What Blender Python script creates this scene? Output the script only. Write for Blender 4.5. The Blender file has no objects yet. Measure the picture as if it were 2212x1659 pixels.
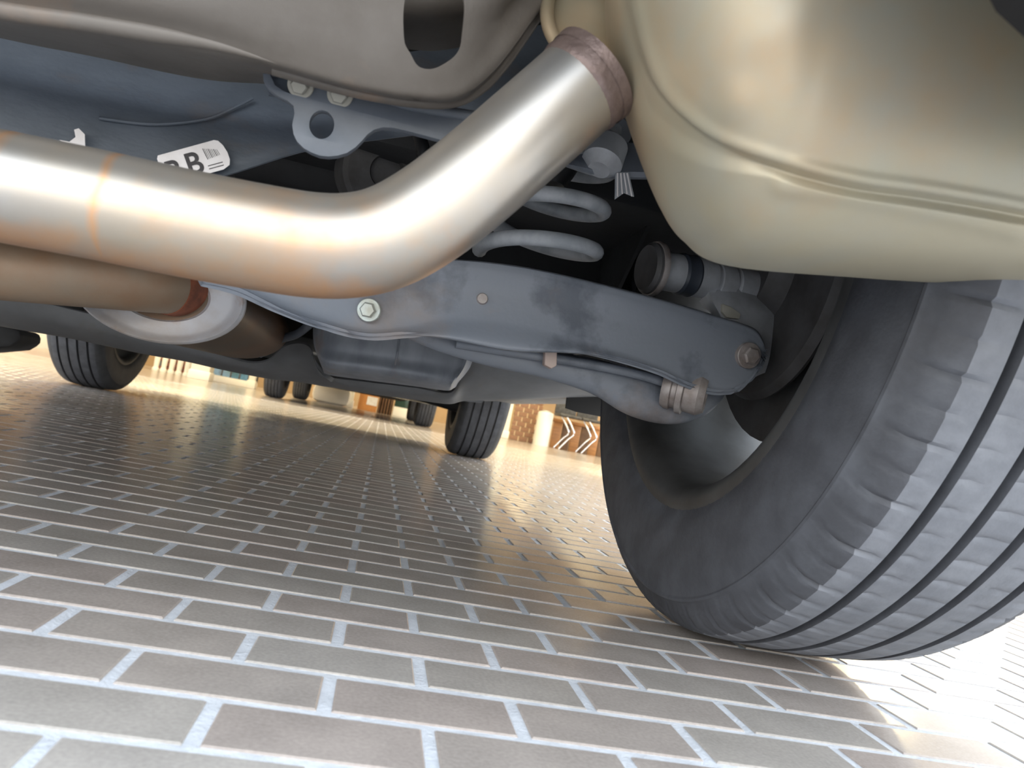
import bpy, bmesh, math, random
from math import sin, cos, pi, sqrt
from mathutils import Vector, Matrix
from mathutils.geometry import tessellate_polygon

rnd = random.Random(11)
S = bpy.context.scene
COL = S.collection

# ------------------------------------------------------------------ camera
F_PX = 1663.2
CAM = Vector((0.0, 0.0, 0.152))
RT = Vector((0.96690296, -0.16623277, 0.19355963))
UP = Vector((-0.20051595, -0.02597316, 0.97934608))
FW = Vector((0.15777206, 0.98574442, 0.05844585))
cd = bpy.data.cameras.new('camera')
cam = bpy.data.objects.new('camera', cd)
COL.objects.link(cam)
m = Matrix((RT, UP, -FW)).transposed().to_4x4()
m.translation = CAM
cam.matrix_world = m
cd.sensor_fit = 'HORIZONTAL'
cd.sensor_width = 36.0
cd.lens = F_PX / 2212 * 36
cd.clip_start = 0.01
cd.clip_end = 300
cd.dof.use_dof = True
cd.dof.focus_distance = 0.75
cd.dof.aperture_fstop = 14.0
S.camera = cam

# ------------------------------------------------------------------ light and exposure
W = bpy.data.worlds.new('sky'); S.world = W; W.use_nodes = True
nt = W.node_tree; nt.nodes.clear()
wo = nt.nodes.new('ShaderNodeOutputWorld'); bg = nt.nodes.new('ShaderNodeBackground')
tc = nt.nodes.new('ShaderNodeTexCoord'); sx = nt.nodes.new('ShaderNodeSeparateXYZ')
rp = nt.nodes.new('ShaderNodeValToRGB')
nt.links.new(tc.outputs['Generated'], sx.inputs[0]); nt.links.new(sx.outputs['Z'], rp.inputs[0])
nt.links.new(rp.outputs[0], bg.inputs[0]); nt.links.new(bg.outputs[0], wo.inputs[0])
rp.color_ramp.elements[0].position = 0.0; rp.color_ramp.elements[0].color = (1.0, 0.93, 0.80, 1)
rp.color_ramp.elements[1].position = 0.9; rp.color_ramp.elements[1].color = (0.74, 0.86, 1.0, 1)
e = rp.color_ramp.elements.new(0.25); e.color = (0.92, 0.96, 1.0, 1)
bg.inputs[1].default_value = 1.0
S.view_settings.view_transform = 'Standard'
S.view_settings.look = 'None'
S.view_settings.gamma = 1.0
S.view_settings.use_curve_mapping = False
S.view_settings.exposure = 2.25
# unseen warm area lights, added to tint the floor ahead of the cars
for lx in (-7.0, -2.2, 2.6, 7.4):
    for ly in (5.4, 10.0, 14.8):
        ld = bpy.data.lights.new('warm_fill', 'AREA'); ld.shape = 'SQUARE'; ld.size = 1.0; ld.energy = 28; ld.color = (1.0, 0.84, 0.50)
        lo = bpy.data.objects.new('warm_fill', ld); COL.objects.link(lo); lo.location = (lx, ly, 2.84)

# ------------------------------------------------------------------ helpers
def at(px, py, Y):
    """point of the car at distance Y behind the camera plane (metres) that lies on a sight line"""
    d = FW * F_PX + RT * (px - 1106) - UP * (py - 829.5)
    return CAM + d * (Y / d.y)

def rgb(c):
    f = lambda v: v / 12.92 if v <= 0.04045 else ((v + 0.055) / 1.055) ** 2.4
    return tuple(f(v / 255) for v in c) + (1,)

def mat(name, c1, c2=None, rough=0.5, metal=0.0, scale=12.0, contrast=(0.4, 0.65), c3=None, c3scale=5.0,
        c3at=(0.58, 0.7), bump=0.0, bscale=60.0, rvar=0.0, spec=0.5, stretch=(1, 1, 1), coat=0.0):
    m = bpy.data.materials.new(name); m.use_nodes = True
    t = m.node_tree; b = t.nodes['Principled BSDF']
    N = t.nodes.new; L = t.links.new
    tx = N('ShaderNodeTexCoord'); mp = N('ShaderNodeMapping'); L(tx.outputs['Object'], mp.inputs[0])
    mp.inputs['Scale'].default_value = stretch
    last = None
    b.inputs['Base Color'].default_value = c1
    def noise(sc, lo, hi, det=6):
        n = N('ShaderNodeTexNoise'); n.inputs['Scale'].default_value = sc; n.inputs['Detail'].default_value = det
        n.inputs['Roughness'].default_value = 0.6
        L(mp.outputs[0], n.inputs['Vector'])
        r = N('ShaderNodeMapRange'); r.inputs[1].default_value = lo; r.inputs[2].default_value = hi
        L(n.outputs['Fac'], r.inputs[0]); return r.outputs[0]
    if c2:
        mx = N('ShaderNodeMix'); mx.data_type = 'RGBA'
        mx.inputs[6].default_value = c1; mx.inputs[7].default_value = c2
        L(noise(scale, *contrast), mx.inputs[0]); last = mx.outputs[2]
    if c3:
        mx = N('ShaderNodeMix'); mx.data_type = 'RGBA'
        if last: L(last, mx.inputs[6])
        else: mx.inputs[6].default_value = c1
        mx.inputs[7].default_value = c3
        L(noise(c3scale, *c3at), mx.inputs[0]); last = mx.outputs[2]
    if last: L(last, b.inputs['Base Color'])
    b.inputs['Roughness'].default_value = rough
    if rvar:
        r = N('ShaderNodeMapRange'); r.inputs[3].default_value = rough - rvar; r.inputs[4].default_value = rough + rvar
        L(noise(scale * 1.7, .3, .7), r.inputs[0]); L(r.outputs[0], b.inputs['Roughness'])
    b.inputs['Metallic'].default_value = metal
    b.inputs['Specular IOR Level'].default_value = spec
    b.inputs['Coat Weight'].default_value = coat
    if bump:
        n = N('ShaderNodeTexNoise'); n.inputs['Scale'].default_value = bscale; n.inputs['Detail'].default_value = 5
        L(mp.outputs[0], n.inputs['Vector'])
        bp = N('ShaderNodeBump'); bp.inputs['Strength'].default_value = bump; bp.inputs['Distance'].default_value = 0.002
        L(n.outputs['Fac'], bp.inputs['Height']); L(bp.outputs[0], b.inputs['Normal'])
    return m

def link(name, me, m, parent=None, smooth=True, sharp=35):
    o = bpy.data.objects.new(name, me); COL.objects.link(o)
    if m: me.materials.append(m)
    if smooth:
        me.polygons.foreach_set('use_smooth', [True] * len(me.polygons))
        me.set_sharp_from_angle(angle=math.radians(sharp))
    if parent:
        o.parent = parent
        off = Vector((0, 0, 0)); p = parent
        while p: off += p.location; p = p.parent
        o.location = -off          # meshes are written in world coordinates
    return o

def empty(name, loc, label, cat, group=None):
    o = bpy.data.objects.new(name, None); COL.objects.link(o); o.location = loc
    tag(o, label, cat, group); o.empty_display_size = .1
    return o

def tag(o, label=None, cat=None, group=None, kind=None):
    for k, v in (('label', label), ('category', cat), ('group', group), ('kind', kind)):
        if v: o[k] = v
    return o

def mesh(name, v, f):
    me = bpy.data.meshes.new(name); me.from_pydata([tuple(p) for p in v], [], f); me.update(); return me

def finish(bm, name):
    bmesh.ops.recalc_face_normals(bm, faces=bm.faces)
    me = bpy.data.meshes.new(name); bm.to_mesh(me); bm.free(); return me

def catmull(P, n, closed=False):
    """n points evenly spread (by chord length) along a Catmull-Rom curve through P (lists of floats)"""
    P = [Vector(p) for p in P]
    if len(P) == 1: return P * n
    k = len(P)
    d = [0.0]
    for i in range(1, k + (1 if closed else 0)):
        d.append(d[-1] + max(1e-9, (P[i % k] - P[i - 1]).length))
    out = []
    tot = d[-1]
    for j in range(n):
        s = tot * (j / n if closed else j / (n - 1))
        i = 0
        while i < len(d) - 2 and d[i + 1] < s: i += 1
        t = (s - d[i]) / (d[i + 1] - d[i])
        g = (lambda q: P[q % k]) if closed else (lambda q: P[max(0, min(k - 1, q))])
        p0, p1, p2, p3 = g(i - 1), g(i), g(i + 1), g(i + 2)
        out.append(0.5 * ((2 * p1) + (p2 - p0) * t + (2 * p0 - 5 * p1 + 4 * p2 - p3) * t * t + (3 * p1 - p0 - 3 * p2 + p3) * t ** 3))
    return out

def sheet_mesh(grid, thick, name, keep=None, closed_u=False):
    """grid[i][j] of 3-D points -> pressed sheet with thickness, front towards the camera"""
    nu, nv = len(grid), len(grid[0])
    nor = [[None] * nv for _ in range(nu)]
    s = 0
    for i in range(nu):
        for j in range(nv):
            a = grid[min(nu - 1, i + 1)][j] - grid[max(0, i - 1)][j]
            b = grid[i][min(nv - 1, j + 1)] - grid[i][max(0, j - 1)]
            n = a.cross(b)
            n = n.normalized() if n.length > 1e-12 else Vector((0, -1, 0))
            nor[i][j] = n; s += n.dot(CAM - grid[i][j])
    sg = 1 if s >= 0 else -1
    v = []; idx = {}
    for i in range(nu):
        for j in range(nv):
            idx[i, j] = len(v); v.append(grid[i][j])
    off = len(v)
    for i in range(nu):
        for j in range(nv):
            v.append(grid[i][j] - nor[i][j] * sg * thick)
    kept = set()
    for i in range(nu - 1):
        for j in range(nv - 1):
            if keep is None or keep(i, j): kept.add((i, j))
    f = []; edges = {}
    for (i, j) in kept:
        q = [idx[i, j], idx[i + 1, j], idx[i + 1, j + 1], idx[i, j + 1]]
        f.append(q); f.append([a + off for a in reversed(q)])
        for a, b in zip(q, q[1:] + q[:1]): edges[a, b] = 1
    for (a, b) in edges:
        if (b, a) not in edges: f.append([b, a, a + off, b + off])
    bm = bmesh.new()
    vs = [bm.verts.new(p) for p in v]
    for q in f:
        try: bm.faces.new([vs[k] for k in q])
        except ValueError: pass
    loose = [w for w in bm.verts if not w.link_faces]
    bmesh.ops.delete(bm, geom=loose, context='VERTS')
    return finish(bm, name)

def inside(p, poly):
    c = False; n = len(poly)
    for i in range(n):
        (x1, y1), (x2, y2) = poly[i], poly[i - 1]
        if (y1 > p[1]) != (y2 > p[1]) and p[0] < (x2 - x1) * (p[1] - y1) / (y2 - y1) + x1: c = not c
    return c

def sheet(name, rows, m, parent, thick=.003, nu=24, nv=60, holes=(), smooth_rows=True):
    """pressed metal sheet lofted through rows of (pixel x, pixel y, distance) stations"""
    R_ = [catmull(r, nv) for r in rows]
    cols = []
    for j in range(nv):
        c = [R_[i][j] for i in range(len(rows))]
        cols.append(catmull(c, nu) if smooth_rows and len(c) > 2 else catmull(c, nu))
    px = [[cols[j][i] for j in range(nv)] for i in range(nu)]
    grid = [[at(*p) for p in r] for r in px]
    me = sheet_mesh(grid, thick, name)
    for h in holes:
        base = bpy.data.objects.new('tmp', me); COL.objects.link(base)
        Ym = rows[len(rows) // 2][0][2]
        cut = bpy.data.objects.new('cut', plate_mesh('cut', [at(x, y, Ym - .05) for x, y in h], Vector((0, .14, 0)))); COL.objects.link(cut)
        mo = base.modifiers.new('hole', 'BOOLEAN'); mo.operation = 'DIFFERENCE'; mo.solver = 'EXACT'; mo.object = cut
        dg = bpy.context.evaluated_depsgraph_get()
        me2 = bpy.data.meshes.new_from_object(base.evaluated_get(dg))
        cm = cut.data
        for o_ in (base, cut): bpy.data.objects.remove(o_)
        bpy.data.meshes.remove(cm); me = me2
    return link(name, me, m, parent)

def plate_mesh(name, outline, thickvec, holes=(), bevel=0.0, segs=2):
    """solid plate: outline and holes are lists of 3-D points"""
    loops = [outline] + list(holes)
    flat = [p for l in loops for p in l]
    tris = tessellate_polygon(loops)
    bm = bmesh.new(); n = len(flat)
    a = [bm.verts.new(p) for p in flat]; b = [bm.verts.new(p + thickvec) for p in flat]
    for t in tris:
        try:
            bm.faces.new([a[i] for i in t]); bm.faces.new([b[i] for i in reversed(t)])
        except ValueError: pass
    s = 0
    for l in loops:
        k = len(l)
        for i in range(k):
            p, q = s + i, s + (i + 1) % k
            bm.faces.new([a[p], a[q], b[q], b[p]])
        s += k
    bmesh.ops.recalc_face_normals(bm, faces=bm.faces)
    if bevel:
        ed = []
        for ee in bm.edges:
            if len(ee.link_faces) == 2 and ee.calc_face_angle(0) > 1.0: ed.append(ee)
        bmesh.ops.bevel(bm, geom=ed, offset=bevel, segments=segs, affect='EDGES', profile=.5, clamp_overlap=True)
    return finish(bm, name)

def frame(t, ref=Vector((0, 0, 1))):
    t = t.normalized()
    a = t.cross(ref)
    if a.length < 1e-4: a = t.cross(Vector((1, 0, 0)))
    a.normalize(); return a, a.cross(t).normalized()

def tube_bm(bm, path, radii, seg=20, cap=True, flat=1.0, ref=Vector((0, 0, 1))):
    n = len(path); rings = []
    for i, p in enumerate(path):
        t = path[min(n - 1, i + 1)] - path[max(0, i - 1)]
        a, b = frame(t, ref)
        r = radii[i] if isinstance(radii, (list, tuple)) else radii
        rings.append([bm.verts.new(p + a * (r * flat * cos(k * 2 * pi / seg)) + b * (r * sin(k * 2 * pi / seg))) for k in range(seg)])
    for i in range(n - 1):
        for k in range(seg):
            bm.faces.new([rings[i][k], rings[i][(k + 1) % seg], rings[i + 1][(k + 1) % seg], rings[i + 1][k]])
    if cap:
        bm.faces.new(list(reversed(rings[0]))); bm.faces.new(rings[-1])

def tube(name, path, radii, m, parent, seg=20, flat=1.0, ref=Vector((0, 0, 1)), cap=True, sharp=40):
    bm = bmesh.new(); tube_bm(bm, path, radii, seg, cap, flat, ref)
    return link(name, finish(bm, name), m, parent, sharp=sharp)

def lathe_bm(bm, c, axis, prof, seg=32, close=False, up=None):
    """prof: (distance along axis, radius)"""
    ax = axis.normalized(); a, b = frame(ax)
    rings = []
    for (d, r) in prof:
        if r <= 1e-6:
            rings.append([bm.verts.new(c + ax * d)])
        else:
            rings.append([bm.verts.new(c + ax * d + a * (r * cos(k * 2 * pi / seg)) + b * (r * sin(k * 2 * pi / seg))) for k in range(seg)])
    pairs = list(zip(rings, rings[1:])) + ([(rings[-1], rings[0])] if close else [])
    for A, B in pairs:
        for k in range(seg):
            q = [A[k % len(A)], A[(k + 1) % len(A)], B[(k + 1) % len(B)], B[k % len(B)]]
            q = list(dict.fromkeys(q))
            if len(q) > 2: bm.faces.new(q)

def lathe(name, c, axis, prof, m, parent, seg=32, close=False, sharp=30):
    bm = bmesh.new(); lathe_bm(bm, c, axis, prof, seg, close)
    return link(name, finish(bm, name), m, parent, sharp=sharp)

def box_bm(bm, lo, hi, bev=0.0):
    g = bmesh.ops.create_cube(bm, size=1.0)
    lo, hi = Vector(lo), Vector(hi)
    for v in g['verts']:
        v.co = Vector((lo[i] + (v.co[i] + .5) * (hi[i] - lo[i]) for i in range(3)))
    if bev:
        ed = list({ee for v in g['verts'] for ee in v.link_edges})
        bmesh.ops.bevel(bm, geom=ed, offset=bev, segments=2, affect='EDGES', profile=.5)

def box(name, lo, hi, m, parent=None, bev=0.0):
    bm = bmesh.new(); box_bm(bm, lo, hi, bev)
    return link(name, finish(bm, name), m, parent)

def bolt(name, c, axis, r, m, parent, washer=True):
    """hex bolt head with washer; axis points out of the surface"""
    bm = bmesh.new(); ax = axis.normalized()
    if washer: lathe_bm(bm, c, ax, [(-.004, 0), (-.004, r * 1.5), (.0015, r * 1.5), (.002, r * 1.42), (.002, 0)], 28)
    lathe_bm(bm, c, ax, [(.0015, 0), (.0015, r * 1.05), (.006, r * 1.05), (.0075, r * .85), (.0075, 0)], 6)
    return link(name, finish(bm, name), m, parent)

# ------------------------------------------------------------------ materials
M = {}
M['brick'] = None
M['rubber'] = mat('tyre rubber', rgb((70, 72, 78)), rgb((84, 87, 94)), rough=.62, scale=30, bump=.15, bscale=300, spec=.4)
M['tread'] = mat('dusty worn tread with sky light', rgb((108, 112, 120)), rgb((122, 126, 134)), rough=.6, scale=40, bump=.12, bscale=300, spec=.4)  # dust and wear, plus sky light on the tread put into the tone
M['rubber_far'] = mat('dark tyre rubber', rgb((58, 60, 64)), rgb((70, 72, 76)), rough=.6, scale=20)
M['alloy'] = mat('dusty alloy', rgb((96, 101, 108)), rgb((70, 72, 74)), rough=.38, metal=.6, scale=18)
M['rimdirt'] = mat('brake dust grey rim', rgb((78, 79, 80)), rgb((62, 62, 62)), rough=.5, metal=.15, scale=18)
M['blackpaint'] = mat('dusty black chassis paint', rgb((116, 122, 132)), rgb((82, 88, 98)), rough=.45, contrast=(.52, .62), scale=11, c3=rgb((136, 120, 108)), c3scale=6, c3at=(.56, .78), bump=.15, bscale=120)
M['subframe'] = mat('dusty subframe paint', rgb((90, 98, 109)), rgb((76, 84, 94)), rough=.5, scale=14, c3=rgb((116, 102, 92)), c3scale=7, c3at=(.57, .8), bump=.12, bscale=160, stretch=(1, 1, 2))
M['crossgrey'] = mat('grey primed steel', rgb((112, 107, 102)), rgb((96, 90, 84)), rough=.5, metal=.1, scale=10, c3=rgb((136, 116, 100)), c3scale=9, c3at=(.58, .75), bump=.2, bscale=90)
M['bracket'] = mat('blue grey painted bracket', rgb((110, 117, 127)), rgb((94, 101, 111)), rough=.45, scale=18)
M['pipe'] = mat('stained stainless pipe', rgb((176, 174, 171)), rgb((180, 166, 146)), rough=.37, metal=.8, scale=5, contrast=(.42, .7), c3=rgb((204, 160, 118)), c3scale=7, c3at=(.52, .72), rvar=.06)
def rust_and_floor_tint(m):
    # underside tan: rust plus the floor's reflection put into colour; two rust rings
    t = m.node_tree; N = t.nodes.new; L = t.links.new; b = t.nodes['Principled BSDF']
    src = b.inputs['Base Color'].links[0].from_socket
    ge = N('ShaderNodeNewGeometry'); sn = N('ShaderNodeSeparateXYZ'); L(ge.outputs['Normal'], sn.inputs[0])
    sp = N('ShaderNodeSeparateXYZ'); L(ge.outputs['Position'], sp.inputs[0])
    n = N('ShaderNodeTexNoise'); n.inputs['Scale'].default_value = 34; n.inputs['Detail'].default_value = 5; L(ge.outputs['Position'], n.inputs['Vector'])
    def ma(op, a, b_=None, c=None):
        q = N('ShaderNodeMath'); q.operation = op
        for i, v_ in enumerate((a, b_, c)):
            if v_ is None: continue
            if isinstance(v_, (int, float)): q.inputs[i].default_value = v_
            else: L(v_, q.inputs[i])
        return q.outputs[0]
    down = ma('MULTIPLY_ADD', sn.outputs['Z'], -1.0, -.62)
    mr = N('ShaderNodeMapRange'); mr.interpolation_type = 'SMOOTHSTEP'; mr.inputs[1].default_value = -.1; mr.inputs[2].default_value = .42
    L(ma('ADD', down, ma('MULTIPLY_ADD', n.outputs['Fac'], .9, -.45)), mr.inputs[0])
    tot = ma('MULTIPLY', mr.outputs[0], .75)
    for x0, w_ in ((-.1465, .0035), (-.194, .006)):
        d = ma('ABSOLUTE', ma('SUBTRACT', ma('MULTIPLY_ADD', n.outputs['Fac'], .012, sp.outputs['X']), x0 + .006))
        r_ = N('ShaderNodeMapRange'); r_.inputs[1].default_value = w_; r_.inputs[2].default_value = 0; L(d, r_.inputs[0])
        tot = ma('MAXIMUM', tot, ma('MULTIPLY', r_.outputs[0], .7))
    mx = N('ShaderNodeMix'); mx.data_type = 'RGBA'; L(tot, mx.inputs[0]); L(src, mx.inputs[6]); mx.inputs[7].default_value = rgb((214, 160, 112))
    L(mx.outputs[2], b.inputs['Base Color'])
rust_and_floor_tint(M['pipe'])
M['muffler'] = mat('heat tinted muffler steel', rgb((166, 159, 138)), rgb((178, 148, 114)), rough=.47, metal=.35, scale=5, contrast=(.46, .7), c3=rgb((158, 158, 148)), c3scale=8, c3at=(.5, .75), rvar=.06)
M['weld'] = mat('burnt weld collar', rgb((124, 108, 103)), rgb((102, 87, 84)), rough=.45, metal=.5, scale=30, bump=.4, bscale=200)
M['rustpipe'] = mat('rusty brown pipe', rgb((150, 134, 116)), rgb((146, 112, 84)), rough=.5, metal=.25, scale=9, c3=rgb((142, 128, 112)), c3scale=12, c3at=(.5, .7), bump=.2)
M['resocap'] = mat('pale resonator end cap', rgb((200, 202, 208)), rgb((182, 174, 168)), rough=.5, metal=.2, scale=16, c3=rgb((168, 138, 118)), c3scale=22, c3at=(.56, .7))
M['resobody'] = mat('brown resonator shell', rgb((96, 84, 72)), rgb((110, 82, 60)), rough=.42, metal=.6, scale=8)
M['shield'] = mat('dusty dark underfloor panel', rgb((128, 131, 136)), rgb((110, 112, 116)), rough=.55, scale=7, c3=rgb((116, 110, 98)), c3scale=4)
M['tank'] = mat('scuffed blue grey steel', rgb((164, 171, 182)), rgb((136, 143, 155)), rough=.45, metal=.2, scale=14, c3=rgb((156, 128, 104)), c3scale=6, c3at=(.56, .7), stretch=(2, 2, .7))
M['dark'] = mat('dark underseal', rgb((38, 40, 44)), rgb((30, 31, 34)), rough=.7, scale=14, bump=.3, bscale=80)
M['black'] = mat('black plastic', rgb((22, 23, 26)), rough=.5)
M['spring'] = mat('dusty grey coil', rgb((168, 172, 178)), rgb((140, 146, 152)), rough=.55, scale=40)
M['castgrey'] = mat('cast alloy', rgb((180, 184, 190)), rgb((152, 154, 158)), rough=.5, metal=.25, scale=25, bump=.2)
M['castdark'] = mat('dirty cast iron', rgb((82, 82, 84)), rgb((66, 64, 64)), rough=.6, metal=.2, scale=25, bump=.3)
M['rubberblack'] = mat('black bush rubber', rgb((52, 58, 68)), rough=.5)
M['zinc'] = mat('zinc plated bolt', rgb((206, 216, 212)), rgb((176, 176, 164)), rough=.35, metal=.4, scale=60)
M['dullbolt'] = mat('dull grey bolt', rgb((158, 152, 150)), rgb((128, 118, 114)), rough=.5, metal=.3, scale=60)
M['boltcream'] = mat('pale dusty bolt', rgb((168, 166, 156)), rough=.5)
M['paper'] = mat('white sticker', rgb((232, 230, 232)), rgb((216, 212, 212)), rough=.6, scale=30)
M['ink'] = mat('black print', rgb((52, 50, 54)), rough=.6)
M['clip'] = mat('pinkish plastic clip', rgb((176, 158, 150)), rough=.5)
M['paint'] = mat('car body paint', rgb((120, 124, 128)), rough=.3, coat=.5)
M['glass'] = mat('dark car glass', rgb((20, 24, 28)), rough=.08)
M['white'] = mat('white painted post', rgb((238, 234, 224)), rough=.5)

# ------------------------------------------------------------------ the paved ground
BL, BW = 0.10195, 0.05349        # tile pitch along and across
JT, DEEP = 0.0072, 0.0011
U0 = 0.0285 * BL                  # head joints of odd courses at x = BL*k + U0
V0 = 6.247 * BW
GX0, GX1, GY0, GY1 = -3.2, 2.6, -0.45, 6.6

def brick_nodes(m, rand_socket):
    t = m.node_tree; b = t.nodes['Principled BSDF']; N = t.nodes.new; L = t.links.new
    tx = N('ShaderNodeTexCoord')
    r = N('ShaderNodeValToRGB'); r.color_ramp.interpolation = 'LINEAR'
    els = r.color_ramp.elements
    els[0].position = 0; els[0].color = rgb((174, 163, 156))
    els[1].position = 1; els[1].color = rgb((182, 176, 170))
    for p, c in ((.3, (174, 165, 158)), (.55, (174, 166, 159)), (.8, (174, 168, 161))):
        q = els.new(p); q.color = rgb(c)
    L(rand_socket, r.inputs[0])
    ge = N('ShaderNodeNewGeometry')
    n1 = N('ShaderNodeTexNoise'); n1.inputs['Scale'].default_value = 420; n1.inputs['Detail'].default_value = 3
    L(ge.outputs['Position'], n1.inputs['Vector'])
    n2 = N('ShaderNodeTexNoise'); n2.inputs['Scale'].default_value = 22; n2.inputs['Detail'].default_value = 2
    L(ge.outputs['Position'], n2.inputs['Vector'])
    ad = N('ShaderNodeMath'); ad.operation = 'MULTIPLY_ADD'; ad.inputs[1].default_value = 1.0
    L(n1.outputs['Fac'], ad.inputs[0]); L(n2.outputs['Fac'], ad.inputs[2])
    mr = N('ShaderNodeMapRange'); mr.inputs[1].default_value = .6; mr.inputs[2].default_value = 1.4
    mr.inputs[3].default_value = .8; mr.inputs[4].default_value = 1.16
    L(ad.outputs[0], mr.inputs[0])
    mx = N('ShaderNodeMix'); mx.data_type = 'RGBA'; mx.blend_type = 'MULTIPLY'; mx.inputs[0].default_value = 1
    L(r.outputs[0], mx.inputs[6]); L(mr.outputs[0], mx.inputs[7]); L(mx.outputs[2], b.inputs['Base Color'])
    rr = N('ShaderNodeMapRange'); rr.inputs[1].default_value = .3; rr.inputs[2].default_value = .7
    rr.inputs[3].default_value = .17; rr.inputs[4].default_value = .23
    L(n1.outputs['Fac'], rr.inputs[0]); L(rr.outputs[0], b.inputs['Roughness'])
    bp = N('ShaderNodeBump'); bp.inputs['Strength'].default_value = .12; bp.inputs['Distance'].default_value = .0006
    L(n1.outputs['Fac'], bp.inputs['Height']); L(bp.outputs[0], b.inputs['Normal'])
    b.inputs['Specular IOR Level'].default_value = .5
    return mx.outputs[2], b

mb = bpy.data.materials.new('glazed paving brick'); mb.use_nodes = True
oi = mb.node_tree.nodes.new('ShaderNodeObjectInfo'); brick_nodes(mb, oi.outputs['Random'])
mb2 = bpy.data.materials.new('glazed paving brick mass'); mb2.use_nodes = True
gi = mb2.node_tree.nodes.new('ShaderNodeNewGeometry'); brick_nodes(mb2, gi.outputs['Random Per Island'])
mort = mat('pale mortar', rgb((222, 226, 232)), rgb((206, 210, 216)), rough=.75, scale=60, bump=.5, bscale=400)
# far paving: the same bond carried on by the material where the bricks are too small to tell apart
mfar = bpy.data.materials.new('distant paving'); mfar.use_nodes = True
t = mfar.node_tree; N = t.nodes.new; L = t.links.new
tx = N('ShaderNodeNewGeometry'); mp = N('ShaderNodeMapping'); mp.inputs['Location'].default_value = (-U0 + JT / 2, -V0, 0)
L(tx.outputs['Position'], mp.inputs[0])
bt = N('ShaderNodeTexBrick'); L(mp.outputs[0], bt.inputs['Vector'])
bt.inputs['Scale'].default_value = 1; bt.inputs['Brick Width'].default_value = BL; bt.inputs['Row Height'].default_value = BW
bt.inputs['Mortar Size'].default_value = JT / 2; bt.inputs['Mortar Smooth'].default_value = .1
bt.inputs['Color1'].default_value = rgb((150, 136, 128)); bt.inputs['Color2'].default_value = rgb((164, 156, 150)); bt.inputs['Mortar'].default_value = rgb((182, 180, 178))
bb = t.nodes['Principled BSDF']; L(bt.outputs['Color'], bb.inputs['Base Color']); bb.inputs['Roughness'].default_value = .2

v = []; f = []; mi = []
def quad(x0, x1, y0, y1, z, k):
    n = len(v); v.extend([(x0, y0, z), (x1, y0, z), (x1, y1, z), (x0, y1, z)]); f.append([n, n + 1, n + 2, n + 3]); mi.append(k)
quad(GX0, GX1, GY0, GY1, -DEEP, 0)
quad(-40, GX0, -12, 60, 0, 1); quad(GX1, 40, -12, 60, 0, 1); quad(GX0, GX1, -12, GY0, 0, 1); quad(GX0, GX1, GY1, 60, 0, 1)
fm = mesh('floor', v, f); fm.materials.append(mort); fm.materials.append(mfar)
fm.polygons.foreach_set('material_index', mi)
floor = bpy.data.objects.new('floor', fm); COL.objects.link(floor)
tag(floor, 'floor of small glazed brown paving bricks with pale mortar joints', kind='structure')

def brick_geo(bm, cx, cy, z):
    hx, hy, b_ = (BL - JT) / 2, (BW - JT) / 2, .0009
    lo = [bm.verts.new((cx + a * hx, cy + c * hy, -.004)) for a, c in ((-1, -1), (1, -1), (1, 1), (-1, 1))]
    md = [bm.verts.new((cx + a * hx, cy + c * hy, z - b_ * .7)) for a, c in ((-1, -1), (1, -1), (1, 1), (-1, 1))]
    hi = [bm.verts.new((cx + a * (hx - b_), cy + c * (hy - b_), z)) for a, c in ((-1, -1), (1, -1), (1, 1), (-1, 1))]
    for A, B in ((lo, md), (md, hi)):
        for k in range(4): bm.faces.new([A[k], A[(k + 1) % 4], B[(k + 1) % 4], B[k]])
    bm.faces.new(hi)

bricks = []
c0, c1 = int((GY0 - V0) / BW) , int((GY1 - V0) / BW)
for c in range(c0, c1):
    cy = V0 + (c + .5) * BW
    k0, k1 = int(GX0 / BL) - 1, int(GX1 / BL) + 1
    for k in range(k0, k1):
        cx = U0 + BL * (k + .5 + (0 if c % 2 else .5))
        if cx - BL / 2 < GX0 or cx + BL / 2 > GX1: continue
        d = Vector((cx, cy, 0)) - CAM
        z = d.dot(FW); area = 0
        if z > .1:
            px, py = 1106 + F_PX * d.dot(RT) / z, 829.5 - F_PX * d.dot(UP) / z
            # leave out of the count what the near tyre hides
            if -40 < px < 2250 and 700 < py < 1690 and not (px > 1330 and py < 1400 - .25 * max(0, 1650 - px)): area = 1 / z ** 3
        bricks.append((area, cx, cy))
bricks.sort(key=lambda b: -b[0])
bm = bmesh.new(); brick_geo(bm, 0, 0, 0); bme = finish(bm, 'brick'); bme.materials.append(mb)
for i, (a, cx, cy) in enumerate(bricks[:300]):
    o = bpy.data.objects.new('brick', bme); COL.objects.link(o); o.parent = floor
    o.location = (cx + rnd.uniform(-.0005, .0005), cy + rnd.uniform(-.0004, .0004), rnd.uniform(-.0002, .0002)); o.rotation_euler.z = rnd.uniform(-.004, .004)
bm = bmesh.new()
for (a, cx, cy) in bricks[300:]: brick_geo(bm, cx + rnd.uniform(-.0005, .0005), cy + rnd.uniform(-.0004, .0004), rnd.uniform(-.0002, .0002))
o = link('paving_bricks', finish(bm, 'paving_bricks'), mb2, floor, smooth=False); o['kind'] = 'stuff'

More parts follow.
